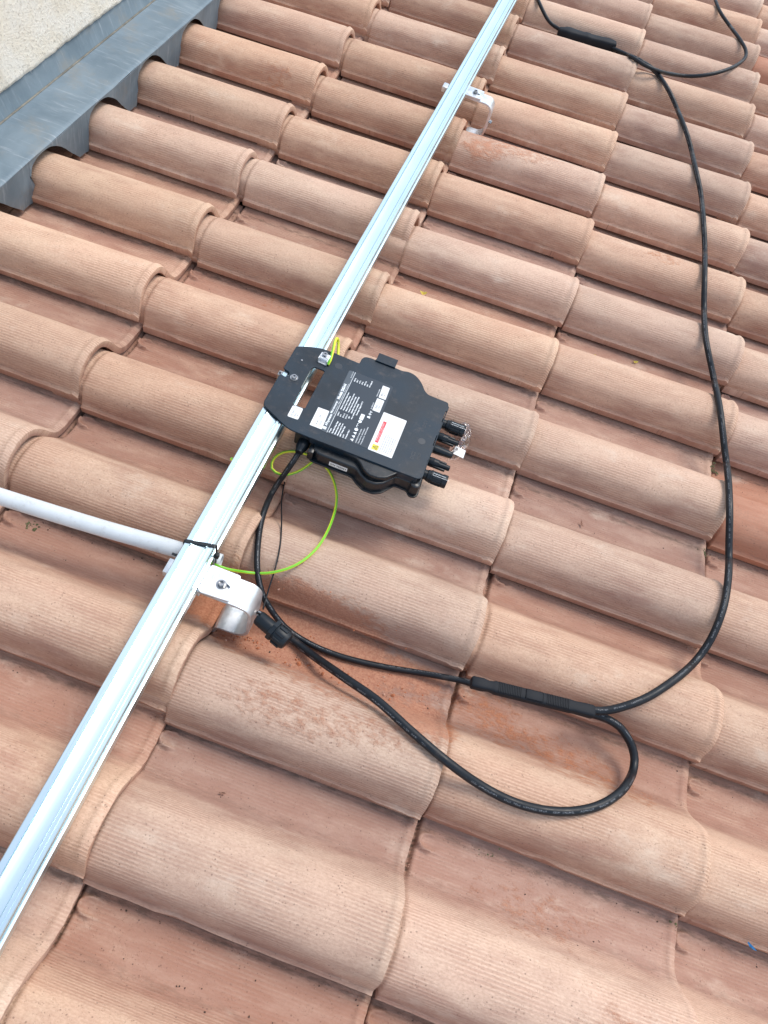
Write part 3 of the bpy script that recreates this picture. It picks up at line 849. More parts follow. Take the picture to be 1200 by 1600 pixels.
# ------------------------------------------------------------------ mounting rail
RX0, RX1, RZ0, RZ1 = 0.3160, 0.3565, 0.070, 0.110
sec = [(RX0 + .0010, RZ1), (RX0 + .0082, RZ1), (RX0 + .0084, RZ1 - .0045), (RX0 + .0098, RZ1 - .0045), (RX0 + .0100, RZ1 - .0002),
       (RX0 + .0125, RZ1 - .0006), (RX0 + .0155, RZ1 - .00105), (RX0 + .0190, RZ1 - .0014), (RX0 + .0225, RZ1 - .0016), (RX0 + .0260, RZ1 - .0017), (RX1 - .0112, RZ1 - .0017), (RX1 - .0111, RZ1 - .0048), (RX1 - .0098, RZ1 - .0048), (RX1 - .0096, RZ1), (RX1 - .0056, RZ1), (RX1 - .0054, RZ1 - .0016), (RX1 - .0044, RZ1 - .0016), (RX1 - .0042, RZ1),
       (RX1 - .0010, RZ1), (RX1, RZ1 - .0010), (RX1, RZ1 - .0060), (RX1 - .0012, RZ1 - .0068), (RX1 - .0012, RZ1 - .0085), (RX1 - .0090, RZ1 - .0088), (RX1 - .0090, RZ1 - .0185),
       (RX1 - .0015, RZ1 - .0190), (RX1 - .0015, RZ1 - .0215), (RX1 + .0012, RZ1 - .0225), (RX1 + .0012, RZ0 + .0010), (RX1 + .0002, RZ0),
       (RX0 + .0260, RZ0), (RX0 + .0255, RZ0 + .009), (RX0 + .0150, RZ0 + .009), (RX0 + .0145, RZ0), (RX0, RZ0), (RX0 - .0006, RZ0 + .0010), (RX0 - .0006, RZ0 + .0150), (RX0 + .0040, RZ0 + .0160),
       (RX0 + .0040, RZ0 + .0250), (RX0, RZ0 + .0260), (RX0, RZ1 - .0010)]
bm = bmesh.new()
ry = [-1.75, 0.1, 3.75]
rings = [[bm.verts.new((x - RX0, y, z - RZ0)) for x, z in sec] for y in ry]
for A, B in zip(rings, rings[1:]):
    for j in range(len(sec)):
        bm.faces.new((A[j], B[j], B[(j + 1) % len(sec)], A[(j + 1) % len(sec)]))
bm.faces.new(rings[0]); bm.faces.new(rings[-1][::-1])
rail = bm_obj('mounting_rail', bm, M['rail'], smooth=math.radians(16))
rail.location = (RX0, 0, RZ0)
tag(rail, 'long bright aluminium mounting rail running diagonally over the roof tiles', 'rail')


# ------------------------------------------------------------------ roof hooks
def make_hook(y, label):
    t = empty('roof_hook', (0.405, y, 0.0))
    X, Y, Z = 0.405, y, 0.0
    tag(t, label, 'roof hook', 'aluminium roof hooks holding the rail')
    bm = bmesh.new()
    path = [(-.046, .0800), (.010, .0800)]
    for a in range(0, 7):
        th = math.pi / 2 - math.pi / 2 * a / 6
        path.append((.016 + .0175 * math.cos(th), .0625 + .0175 * math.sin(th)))
    path += [(.0335, .045), (.0330, .030)]
    for a in range(0, 9):
        th = -math.pi / 2 * a / 9
        path.append((.006 + .027 * math.cos(th), .0145 + .027 * math.sin(th)))
    path += [(.003, -.0125), (-.010, -.0135), (-.0165, -.0190), (-.0215, -.0340), (-.030, -.0385), (-.075, -.0400)]
    sp_ = spline([(p[0], p[1], 0) for p in path[2:-1]], 2)
    path = path[:2] + [(p[0], p[1]) for p in sp_] + [path[-1]]
    add_ribbon(bm, path, -.0225, .0205, .0050)
    bm_obj('hook_strap', bm, M['hook'], t, smooth=math.radians(40))
    me = plate_mesh('rail_clamp', [round_poly([(-.0475, -.0195), (-.0415, -.0245), (.001, -.0215), (.001, .0225), (-.0445, .0225)], .004),
                                   [(-.0165 + .010 * math.cos(a) * (1 if math.cos(a) > 0 else .45), -.0015 + .0042 * math.sin(a)) for a in np.linspace(0, 2 * math.pi, 24, endpoint=False)]],
                    .0828, .0872, .0006)
    o = link('rail_clamp', me, M['hook'], t)
    bm = bmesh.new()
    add_box(bm, -.0478, -.0438, -.0215, .0225, .066, .0830, .0008)          # leg of the clamp against the rail's side
    add_box(bm, -.104, -.0905, -.012, .012, .0655, .0790, .001)          # jaw on the far side of the rail
    add_box(bm, -.097, -.044, -.012, .012, .0645, .0690, .001)
    bm_obj('clamp_jaw', bm, M['hook'], t, smooth=math.radians(40))
    bm = bmesh.new()
    add_lathe(bm, [(0, .0072), (.0006, .0076), (.0012, .0072)], (-.0190, -.0015, .0872), (0, 0, 1), 24)
    add_lathe(bm, [(.0010, .0052), (.0052, .0056), (.0064, .0050), (.0064, .0030), (.0030, .0029), (.0029, .0001)], (-.0190, -.0015, .0872), (0, 0, 1), 6)
    bm_obj('bolt', bm, M['steel'], t, smooth=math.radians(30))
    bm = bmesh.new()
    add_lathe(bm, [(-.006, .0030), (.0000, .0030), (.0003, .0070), (.0012, .0070), (.0013, .0050), (.0060, .0050), (.0068, .0042)], (.0370, .0045, .028), (1, 0, 0), 12)
    bm_obj('bolt', bm, M['steel'], t, smooth=math.radians(30))
    return t


hook_a = make_hook(-0.2680, 'aluminium roof hook in front, bolted to the rail beside the black gland end cap')
hook_b = empty('roof_hook', (0.398, 1.262, 0.0))
tag(hook_b, 'aluminium roof hook at the back, near the top of the rail behind the inverter', 'roof hook', 'aluminium roof hooks holding the rail')
for ch in hook_a.children:
    c = ch.copy(); COL.objects.link(c); c.parent = hook_b

# ------------------------------------------------------------------ conduit under the rail
bm = bmesh.new()
PZ = 0.0555
pts = [(-0.40, -0.281, PZ + .004), (-0.1, -0.2625, PZ + .001), (0.15, -0.2435, PZ), (0.29, -0.2285, PZ), (0.3640, -0.2215, PZ)]
P_, T__, U_ = frames(spline(pts, 6))
n = 28; Ro, Ri = .0125, .0108
outer, inner = [], []
for p_, t_, u_ in zip(P_, T__, U_):
    w_ = t_.cross(u_)
    outer.append([bm.verts.new(p_ + (w_ * math.cos(2 * math.pi * j / n) + u_ * math.sin(2 * math.pi * j / n)) * Ro) for j in range(n)])
    inner.append([bm.verts.new(p_ + (w_ * math.cos(2 * math.pi * j / n) + u_ * math.sin(2 * math.pi * j / n)) * Ri) for j in range(n)])
for a in range(len(outer) - 1):
    for j in range(n):
        bm.faces.new((outer[a][j], outer[a][(j + 1) % n], outer[a + 1][(j + 1) % n], outer[a + 1][j]))
        bm.faces.new((inner[a][j], inner[a + 1][j], inner[a + 1][(j + 1) % n], inner[a][(j + 1) % n]))
for j in range(n):
    bm.faces.new((outer[-1][j], outer[-1][(j + 1) % n], inner[-1][(j + 1) % n], inner[-1][j]))
    bm.faces.new((outer[0][j], inner[0][j], inner[0][(j + 1) % n], outer[0][(j + 1) % n]))
tag(bm_obj('conduit_pipe', bm, M['pipe'], smooth=math.radians(50)), 'pale grey plastic conduit pipe coming in from the left under the rail', 'pipe')

# cable tie round rail and conduit
def loop_path(x0, x1, z0, z1, yfun, r=.006, n=5):
    out = []
    for cx, cz, a0 in ((x1 - r, z1 - r, 0), (x0 + r, z1 - r, 90), (x0 + r, z0 + r, 180), (x1 - r, z0 + r, 270)):
        for q in range(n + 1):
            a = math.radians(a0 + 90 * q / n)
            x, z = cx + r * math.cos(a), cz + r * math.sin(a)
            out.append((x, yfun(x, z), z))
    return out


bm = bmesh.new()
lp = loop_path(RX0 - .0016, RX1 + .0032, .0395, RZ1 + .0014, lambda x, z: -.2385 + (x - RX0) * .22 - (.11 - z) * .05, .0035)
lp.append(lp[0])
P_, T__, _ = frames(lp)
prev = None
for p_, t_ in zip(P_, T__):
    b_ = Vector((0, 1, 0)); nn = t_.cross(b_).normalized()
    q = [bm.verts.new(p_ + b_ * s * .0023 + nn * h) for s, h in ((-1, -.0006), (1, -.0006), (1, .0006), (-1, .0006))]
    if prev:
        for j in range(4): bm.faces.new((prev[j], prev[(j + 1) % 4], q[(j + 1) % 4], q[j]))
    prev = q
tie = bm_obj('cable_tie', bm, M['plug'])
tag(tie, 'black cable tie strapped round the rail and the conduit pipe', 'cable tie')
bm = bmesh.new()
add_box(bm, RX1 + .0005, RX1 + .0075, -.2335, -.2265, .083, .092, .001)
bm_obj('tie_head', bm, M['plug'], tie)
bm = bmesh.new()
add_box(bm, .298, RX0 + .001, -.2465, -.2425, .0698, .0712, .0004)
bm_obj('tie_tail', bm, M['plug'], tie)

# ------------------------------------------------------------------ microinverter
inv = empty('microinverter', (0.46, 0.10, 0.07))
tag(inv, 'flat black microinverter box with dark data label and white stickers clipped on the rail', 'inverter')
IV = Vector((0.46, 0.10, 0.07))


def inv_part(name, me_or_bm, mat, smooth=None, parent=None, label=None):
    if isinstance(me_or_bm, bmesh.types.BMesh):
        me = bpy.data.meshes.new(name); bmesh.ops.recalc_face_normals(me_or_bm, faces=me_or_bm.faces); me_or_bm.to_mesh(me); me_or_bm.free()
    else:
        me = me_or_bm
    me.transform(Matrix.Translation(-IV))
    o = link(name, me, mat, parent or inv, smooth)
    if label: o['label'] = label
    return o


PT0, PT1 = 0.1112, 0.1142
cover = [(.3150, .1855, .002), (.3340, .1955, .006), (.3560, .2030, .006), (.3800, .2035, .003), (.4255, .2020, .001), (.4258, .2140, .001), (.4290, .2215, .004), (.4400, .2240, .003), (.4860, .2230, .004), (.4990, .2222, .004),
         (.5100, .2262, .008), (.5235, .2240, .010), (.5380, .2130, .012), (.5480, .1975, .008), (.5560, .1915, .006), (.5935, .1910, .004), (.5955, .1840, .0015), (.5975, .1820, .001), (.5975, .1720, .001),
         (.5945, .1700, .001), (.5945, .1440, .001), (.5960, .1425, .0006), (.5960, .1130, .0006), (.5945, .1115, .0006), (.5945, .0890, .0006), (.5965, .0875, .0006), (.5965, .0575, .0006), (.5955, .0560, .0006), (.5975, .0180, .006),
         (.5900, .0120, .003), (.4150, .0110, .004), (.3700, .0118, .010), (.3440, .0250, .004), (.3165, .0385, .003), (.3140, .0480, .003), (.3142, .1130, .001), (.3190, .1135, .003), (.3235, .1115, .003),
         (.3270, .1150, .004), (.3285, .1210, .004), (.3240, .1262, .003), (.3190, .1262, .003), (.3142, .1285, .002)]
hole = [(.3590, .1560, .003), (.3785, .1560, .003), (.3785, .0630, .003), (.3585, .0625, .002), (.3575, .1000, .001), (.3560, .1050, .001), (.3562, .1500, .003)]
me = plate_mesh('top_cover', [round_poly(cover), round_poly(hole)], PT0, PT1, .0009)
inv_part('top_cover', me, M['paint'])
# folded rim hanging from the near edge of the cover
bm = bmesh.new()
add_box(bm, .4080, .5900, .0112, .0130, .1010, .1118, .0005)
add_box(bm, .5955, .5972, .0230, .1850, .1050, .1116, .0004)
inv_part('cover_rim', bm, M['paint'])
# potted housing below
body_o = [(.4165, .0165), (.4190, .2080), (.4270, .2150), (.4840, .2150), (.4990, .2140), (.5100, .2180), (.5230, .2160), (.5370, .2060), (.5470, .1900), (.5560, .1850), (.5900, .1850), (.5920, .0330),
          (.5985, .0300), (.5990, .0075), (.5940, .0030), (.5870, .0035), (.5820, .0105), (.5590, .0110), (.5520, .0020), (.5430, -.0110), (.5310, -.0185), (.5160, -.0190), (.5030, -.0120), (.4940, -.0045), (.4880, -.0030), (.4280, -.0030), (.4180, .0040)]
me = plate_mesh('housing', [round_poly(body_o, .004)], .0740, .1008, .0030, 3)
inv_part('housing', me, M['body'])
me = plate_mesh('housing_flange', [round_poly([(.4100, .0180), (.4140, .2100), (.4300, .2190), (.5000, .2180), (.5240, .2190), (.5400, .2080), (.5500, .1890), (.5920, .1880), (.6000, .0300), (.6010, .0060), (.5950, -.0005), (.5860, .0000),
                                           (.5810, .0075), (.5600, .0080), (.5540, -.0010), (.5450, -.0145), (.5320, -.0225), (.5150, -.0228), (.5010, -.0155), (.4920, -.0078), (.4860, -.0065), (.4200, -.0065), (.4120, -.0010)], .004)], .0770, .0805, .0008)
inv_part('housing_flange', me, M['body'])
bm = bmesh.new()                                    # upper deck of the housing, set back from the near edge
me = plate_mesh('housing_step', [round_poly([(.4130, .0140), (.4160, .2060), (.5900, .1900), (.5925, .0200), (.5600, .0140), (.5530, .0050), (.5440, -.0060), (.5310, -.0120), (.5160, -.0122), (.5050, -.0060), (.4960, .0040), (.4880, .0100)], .005)], .1002, .1108, .0020, 2)
inv_part('housing_step', me, M['body']); bm.free()
bm = bmesh.new()
add_lathe(bm, [(0, .0075), (.020, .0080), (.030, .0080), (.0312, .0065)], (.5905, .0110, .0720), (0, 0, 1), 24)
inv_part('screw_boss', bm, M['body'], smooth=math.radians(40))
bm = bmesh.new()
add_box(bm, .4110, .4210, -.0045, .0135, .0790, .0985, .002)
inv_part('screw_boss', bm, M['body'], smooth=math.radians(40))
# tab at the far edge
bm = bmesh.new()
add_box(bm, .4492, .4848, .2222, .2420, .1128, .1152, .0005)
add_box(bm, .4488, .4852, .2200, .2232, .1142, .1172, .0005)
inv_part('cover_tab', bm, M['paint'])

# relief in the pressed cover: round bosses and connector symbols
bm = bmesh.new()
add_lathe(bm, [(0, .0066), (.0003, .0063)], (.3955, .1775, PT1 - .0001), (0, 0, 1), 32)
inv_part('relief_disc', bm, M['emboss'], smooth=math.radians(40))
bm = bmesh.new()
add_lathe(bm, [(0, .0066), (.0003, .0063)], (.5750, .0880, PT1 - .0001), (0, 0, 1), 32)
inv_part('relief_disc', bm, M['emboss'], smooth=math.radians(40))
parts_ = [(text_mesh('t', 'DC1', .0085, (.5700, .1180, PT1 + .0001), math.pi / 2, .00008), 0), (text_mesh('t', '+', .010, (.5790, .1230, PT1 + .0001), math.pi / 2, .00008), 0)]
o = join('relief_mark', parts_, M['emboss'], inv); o.data.transform(Matrix.Translation(-IV))
parts_ = [(text_mesh('t', 'DC2', .0085, (.5700, .0450, PT1 + .0001), math.pi / 2, .00008), 0), (text_mesh('t', 'GND', .0062, (.5800, .0480, PT1 + .0001), math.pi / 2, .00008), 0)]
o = join('relief_mark', parts_, M['emboss'], inv); o.data.transform(Matrix.Translation(-IV))

# data label
LZ = PT1 + .0003
me = plate_mesh('data_label', [round_poly([(.4168, .0322), (.4985, .0322), (.4960, .1785), (.4150, .1785)], .004)], PT1 - .0002, LZ, .0001, 1)
lab = inv_part('data_label', me, M['label_dark'])
me = plate_mesh('label_band', [round_poly([(.4176, .0330, .0035), (.4275, .0330, .0001), (.4262, .1778, .0001), (.4158, .1778, .0035)], .003)], LZ, LZ + .0001, .00002, 1)
inv_part('label_band', me, M['label_head'], parent=lab)
tz = LZ + .0003
R90 = math.pi / 2
T_ = lambda s, size, x, y, xs=1.0, b=0.0: (text_mesh('t', s, size, (x, y, tz), R90, 0, 'LEFT', xs, b), 0)
lines = [T_('APsystems', .0060, .4216, .0455, 1.0, .00020), T_('Microinverter', .0052, .4206, .0735, 1.0, .00014), T_('Model: DS3-H', .0064, .4206, .1075, 1.0, .00034),
         T_('Micro-inverseur / Mikrowechselrichter / Micro inversor', .0026, .4250, .0735, 1.25), T_('apsystems.com', .0026, .4232, .1620, 1.0)]
left = ['PV Input', 'Operating Voltage Range', 'Maximum Input Voltage', 'Maximum Input Current', 'MPPT Voltage Range', 'Isc PV', 'Protection Class I', 'Operating Temperature']
lv = ['26-60 V', '60 V', '20 A x 2', '25 A x 2', 'IP67', '-40 to +65 C']
for j, s in enumerate(left[:7]):
    lines.append(T_(s, .0029, .4318 + j * .0046, .0345, .95, .00014))
for j, s in enumerate(lv):
    lines.append(T_(s, .0029, .4318 + j * .0046, .0735 + (.003 if j > 3 else 0), .95, .00014))
right = ['Maximum Continuous Output Power', 'Nominal Output Voltage Range', 'Maximum Continuous Output Current', 'Nominal Output Frequency Range', 'Adjustable Output Frequency Range', 'Power Factor (default)', 'Overvoltage Category OVC II']
rv_ = ['960 VA', '230 V', '4.17 A', '50 Hz', '48-51 Hz', '0.99', 'PV II, Mains III']
for j, (s, v) in enumerate(zip(right, rv_)):
    lines.append(T_(s, .0029, .4318 + j * .0046, .0885, .93, .00014)); lines.append(T_(v, .0029, .4318 + j * .0046, .1570, .93, .00014))
for j, s in enumerate(['ALTENERGY POWER SYSTEM', 'Yinmao Road No.1, Nanhu District', 'www.apsystems.com   MADE IN CHINA']):
    lines.append(T_(s, .0025, .4770 + j * .0042, .0345, .95, .00004))
lines.append(T_('AC DEVICE ID', .0025, .4770, .1130, 1, .00004)); lines.append(T_('SERIAL NUMBER', .0025, .4770, .1440, 1, .00004))
bm = bmesh.new()


def flat(bm, pts, z=tz, mi=0):
    bm.faces.new([bm.verts.new((x, y, z)) for x, y in pts]).material_index = mi


def ring(bm, cx, cy, r0, r1, n=20, z=tz, a0=0, a1=360):
    A = np.radians(np.linspace(a0, a1, n + 1))
    for a, b in zip(A[:-1], A[1:]):
        flat(bm, [(cx + r0 * math.cos(a), cy + r0 * math.sin(a)), (cx + r1 * math.cos(a), cy + r1 * math.sin(a)), (cx + r1 * math.cos(b), cy + r1 * math.sin(b)), (cx + r0 * math.cos(b), cy + r0 * math.sin(b))], z)


flat(bm, [(.4279, .0330), (.4286, .0330), (.4272, .1778), (.4265, .1778)])
# clover emblem of four petals beside the name
for a in range(4):
    th = math.radians(45 + 90 * a)
    ring(bm, .4216 + .0020 * math.cos(th), .0400 + .0020 * math.sin(th), .0005, .0017, 12)
# row of approval symbols: warning triangles, disc, C-shapes, framed mark
for j, yy in enumerate((.0375, .0450, .0525)):
    x = .4690
    flat(bm, [(x + .0028, yy - .0030), (x + .0028, yy + .0030), (x - .0026, yy)])
ring(bm, .4692, .0605, .0006, .0031, 20)
for yy in (.0680, .0722): ring(bm, .4692, yy, .0018, .0026, 14, tz, 100, 260 + 20)
ring(bm, .4692, .0790, .0008, .0030, 20)
flat(bm, [(.4660, .0830), (.4724, .0830), (.4724, .0960), (.4660, .0960)])
for yy in (.0850, .0875, .0900): flat(bm, [(.4665, yy), (.4719, yy), (.4719, yy + .0008), (.4665, yy + .0008)], tz + .0001)
# bin, box and recycling glyphs
flat(bm, [(.4765, .0930), (.4815, .0922), (.4815, .0968), (.4765, .0960)])
ring(bm, .4790, .1015, .0012, .0026, 4)
ring(bm, .4790, .1070, .0014, .0029, 3)
me = bpy.data.meshes.new('marks'); bm.to_mesh(me); bm.free()
lines.append((me, 0))
o = join('label_print', lines, M['ink_white'], lab); o.data.transform(Matrix.Translation(-IV))


def sticker(name, pts, texts=(), label=None, z1=LZ + .0004, extra=None, r=.0018):
    me = plate_mesh(name, [round_poly(pts, r)], PT1 - .0002, z1, .00008, 1)
    s = inv_part(name, me, M['paper'], label=label)
    ms = [(text_mesh('t', t, size, (x, y, z1 + .0001), R90, 0, 'LEFT', 1.0, .00004), 0) for t, size, x, y in texts]
    if ms:
        o = join('sticker_print', ms, M['grey_ink'], s); o.data.transform(Matrix.Translation(-IV))
    return s


ws = sticker('warning_sticker', [(.4988, .0312), (.5402, .0312), (.5397, .1172), (.4985, .1172)],
             [(s, .0024, .5140 + j * .0034, .0365, ) for j, s in enumerate(['Attention', 'Avant toute intervention, debrancher', 'le module photovoltaique et le reseau.', 'Ne pas deconnecter sous charge DC.', 'Before any work disconnect the AC', 'and DC sources of the equipment.', 'Vor Arbeiten AC und DC trennen.'])],
             label='white warning sticker with red panel and yellow sign')
zz = LZ + .0006
bm = bmesh.new(); flat(bm, [(.5045, .0505), (.5102, .0505), (.5102, .0980), (.5045, .0980)], zz)
inv_part('red_panel', bm, M['red'], parent=ws)
o = join('red_panel_print', [(text_mesh('t', 'WARNING - Dual supply', .0034, (.5062, .0530, zz + .0002), R90, 0, 'LEFT', 1.15), 0), (text_mesh('t', 'Do not work on this equipment', .0022, (.5088, .0530, zz + .0002), R90, 0, 'LEFT', 1.1), 0)], M['paper'], ws)
o.data.transform(Matrix.Translation(-IV))
bm = bmesh.new(); flat(bm, [(.5035, .0345), (.5140, .0345), (.5140, .0455), (.5035, .0455)], zz)
inv_part('yellow_panel', bm, M['yellow'], parent=ws)
bm = bmesh.new(); zt = zz + .0002
for (a, b) in (((.5118, .0360), (.5118, .0440)), ((.5118, .0440), (.5052, .0400)), ((.5052, .0400), (.5118, .0360))):
    A_, B_ = Vector(a), Vector(b); d = (B_ - A_).normalized(); nn = Vector((-d.y, d.x)) * .0004
    flat(bm, [tuple(A_ + nn), tuple(B_ + nn), tuple(B_ - nn), tuple(A_ - nn)], zt)
flat(bm, [(.5075, .0397), (.5096, .0392), (.5096, .0400), (.5110, .0396), (.5092, .0408), (.5092, .0400)], zt)
inv_part('warning_glyph', bm, M['black_ink'], parent=ws)
sticker('small_sticker', [(.3590, .0345), (.3775, .0352), (.3765, .0610), (.3590, .0600)], [('QC PASS', .0032, .3650, .0380), ('2023-07', .0026, .3700, .0390), ('08', .0026, .3735, .0420)],
        label='small white sticker at the slot of the cover', r=.003)
sticker('small_sticker', [(.3978, .0345), (.4185, .0345), (.4165, .0760), (.3972, .0755)], [('A-41', .0050, .4070, .0400), ('24', .0050, .4070, .0560), ('B9 83', .0036, .4125, .0420)],
        label='white sticker beside the dark data label', r=.001)
sticker('serial_sticker', [(.4795, .1120), (.4925, .1120), (.4918, .1407), (.4790, .1407)], [('7050', .0046, .4840, .0, )][:0] + [('7050', .0046, .4840, .1170), ('1936', .0036, .4885, .1190)], z1=LZ + .0004, r=.001)
sticker('serial_sticker', [(.4803, .1436), (.4928, .1436), (.4915, .1724), (.4788, .1724)], [('8823', .0046, .4840, .1480), ('50', .0036, .4885, .1500)], z1=LZ + .0004, r=.001)
# bar strip on the near wall of the housing
bm = bmesh.new()
add_box(bm, .4495, .4805, -.00335, -.0029, .0835, .0925)
strip = inv_part('side_sticker', bm, M['paper'])
o = join('sticker_print', [(text_mesh('t', 'S/N 705003', .0060, (0, 0, 0), 0, 0, 'LEFT', .95, .0001), 0)], M['black_ink'], strip)
o.data.transform(Matrix.Translation(-IV) @ Matrix.Translation((.4515, -.00345, .0880)) @ Matrix.Rotation(math.pi / 2, 4, 'X'))
# screw fixing the cover to the rail, rivet dot
bm = bmesh.new()
add_lathe(bm, [(0, .0068), (.0006, .0070), (.0012, .0068)], (.3385, .1160, PT1), (0, 0, 1), 28)
add_lathe(bm, [(.0010, .0044), (.0040, .0046), (.0050, .0040), (.0050, .0022), (.0026, .0021), (.0026, .0001)], (.3385, .1160, PT1), (0, 0, 1), 24)
inv_part('fixing_screw', bm, M['steel'], smooth=math.radians(30))
bm = bmesh.new()
add_lathe(bm, [(0, .0018), (.0006, .0016), (.0008, .0001)], (.3352, .1595, PT1), (0, 0, 1), 16)
inv_part('rivet', bm, M['steel'])
bm = bmesh.new()
add_box(bm, .3095, .3160, .1135, .1240, .0955, .1110, .0010)
add_box(bm, .3110, .3150, .1175, .1200, .0990, .1145, .0006)
inv_part('rail_claw', bm, M['steel'])

# DC connectors on the right side: two large ones, two forked ones and a plain centre plug
big = [(0, .0100), (.004, .0100), (.005, .0084), (.010, .0084), (.011, .0098), (.016, .0104), (.0165, .0112), (.0185, .0112), (.0190, .0102), (.036, .0102), (.0365, .0112), (.0435, .0112), (.0445, .0104), (.0445, .0050), (.034, .0048), (.0339, .0001)]
for yy, zc in ((.1600, .0930), (.0425, .0930)):
    bm = bmesh.new()
    add_lathe(bm, big, (.5925, yy, zc), (1, .02, 0), 28)
    for a in range(10):
        th = 2 * math.pi * a / 10
        add_box(bm, .6120, .6285, yy - .0010, yy + .0010, zc + .0095, zc + .0113, .0004,
                rot=Matrix.Translation((0, yy, zc)) @ Matrix.Rotation(th, 4, 'X') @ Matrix.Translation((0, -yy, -zc)), seg=1)
    c_ = inv_part('connector', bm, M['plug'], smooth=math.radians(35))
    o = join('connector_print', [(text_mesh('t', 'PV-JM DO NOT', .0032, (.6115, yy + .0002, zc + .01150), 0, 0, 'LEFT', 1.0), 0), (text_mesh('t', 'DISCONNECT UNDER LOAD', .0022, (.6112, yy - .0036, zc + .01130), 0, 0, 'LEFT', 1.0), 0)], M['ink_white'], c_)
    o.data.transform(Matrix.Translation(-IV))
for yy, zc in ((.1300, .0920), (.0725, .0920)):
    bm = bmesh.new()
    add_lathe(bm, [(0, .0092), (.004, .0092), (.005, .0078), (.013, .0086), (.0135, .0080), (.022, .0078), (.0225, .0050), (.041, .0047), (.042, .0036)], (.5925, yy, zc), (1, .02, 0), 24)
    for s in (-1, 1):
        add_box(bm, .6060, .6275, yy + s * .0074 - .0014, yy + s * .0074 + .0014, zc - .0024, zc + .0024, .0008)
    inv_part('connector', bm, M['plug'], smooth=math.radians(35))
bm = bmesh.new()
add_lathe(bm, [(0, .0092), (.004, .0092), (.006, .0074), (.012, .0076), (.030, .0064), (.038, .0061), (.039, .0052)], (.5925, .1015, .0920), (1, .01, 0), 24)
inv_part('connector', bm, M['plug'], smooth=math.radians(40), label='plain centre plug without claws')
# AC gland on the near side
bm = bmesh.new()
add_lathe(bm, [(-.008, .0105), (.000, .0110), (.002, .0118), (.010, .0118), (.011, .0102), (.020, .0104), (.026, .0092), (.030, .0072), (.034, .0066)], (.3985, .0300, .0900), (-.02, -1, -.12), 12)
inv_part('cable_gland', bm, M['plug'], smooth=math.radians(25))
bm = bmesh.new()
add_box(bm, .3800, .4180, .0190, .0560, .0740, .1108, .003)
inv_part('gland_block', bm, M['body'])

# ------------------------------------------------------------------ earth lug on the rail, in front of the cover's far edge
t = empty('earth_lug', (.3690, .1760, .1146))
tag(t, 'small stainless earth lug clipped where the rail meets the far edge of the inverter', 'earth lug')
bm = bmesh.new()
rz = Matrix.Rotation(math.radians(-4), 4, 'Z')
add_box(bm, -.0080, .0085, -.0020, .0075, .0095, .0110, .0004, rot=rz)
add_box(bm, -.0085, -.0068, -.0085, .0075, .0000, .0105, .0004, rot=rz)
add_box(bm, .0072, .0088, -.0085, .0075, .0000, .0105, .0004, rot=rz)
add_box(bm, -.0085, .0088, -.0085, .0075, .0000, .0015, .0004, rot=rz)
bm_obj('lug_body', bm, M['hook'], t)
bm = bmesh.new()
add_lathe(bm, [(0, .0045), (.0034, .0048), (.0040, .0042), (.0040, .0022), (.0022, .0020), (.0022, .0001)], (-.0005, .0028, .0109), (0, 0, 1), 24)
bm_obj('lug_screw', bm, M['steel'], t, smooth=math.radians(30))

# ------------------------------------------------------------------ cables


def cable(name, pts, r, mat, label, cat, sub=2, twist=0.0, n=16, parent=None):
    bm = bmesh.new()
    add_tube(bm, spline(pts, sub), r, n, twist=twist, uv=True)
    me = bpy.data.meshes.new(name); bm.to_mesh(me); bm.free()
    o = link(name, me, mat, parent)
    if cat: tag(o, label, cat)
    return o


mm = lambda k: [(a / 1e4, b / 1e4, c / 1e4) for a, b, c in PATHS[k]]
cable('inverter_lead', mm('inv_lead'), .0048, M['cable'], 'thin black printed cable running from the inverter gland down to the lower splice', 'cable', twist=2)
cable('trunk_cable', mm('long'), .0063, M['cable'], 'long thick black cable sweeping up the right side from splice to upper connector', 'cable', twist=1)
cable('trunk_cable', mm('loop'), .0063, M['cable'], 'thick black cable looping below the lower splice back to the gland end cap', 'cable', twist=1.5)
cable('trunk_cable', mm('topleft'), .0055, M['cable_plain'], 'short black cable leaving the upper connector towards the top edge of the photo', 'cable')
cable('trunk_cable', mm('topright'), .0055, M['cable_plain'], 'black cable curving from the upper connector into a bend at the top right', 'cable')
ew = mm('earth')
cable('earth_wire', ew, .0022, M['earth'], 'green and yellow earth wire looping from the conduit mouth to under the inverter', 'wire', twist=2)
cable('earth_wire', [(.3785, .1700, .116), (.3792, .1790, .121), (.3760, .2000, .122), (.3720, .2200, .120), (.3700, .2370, .114), (.3715, .2440, .106), (.3760, .2380, .097), (.3830, .2200, .090), (.3905, .2030, .084), (.3950, .1850, .080)],
      .0026, M['earth'], 'short doubled green and yellow earth wire standing up behind the inverter at the earth lug', 'wire', sub=5, twist=25)
cable('earth_wire', [(.3250, -.0560, .064), (.3120, -.0530, .064), (.3060, -.0500, .064), (.3010, -.0475, .0645)], .0024, M['earth'], 'tiny tip of green and yellow wire poking out on the left of the rail', 'wire', sub=4)
cable('retaining_cord', mm('strap'), .0012, M['cable_plain'], 'very thin black cord hanging from the inverter gland to the end cap', 'cord', n=8)

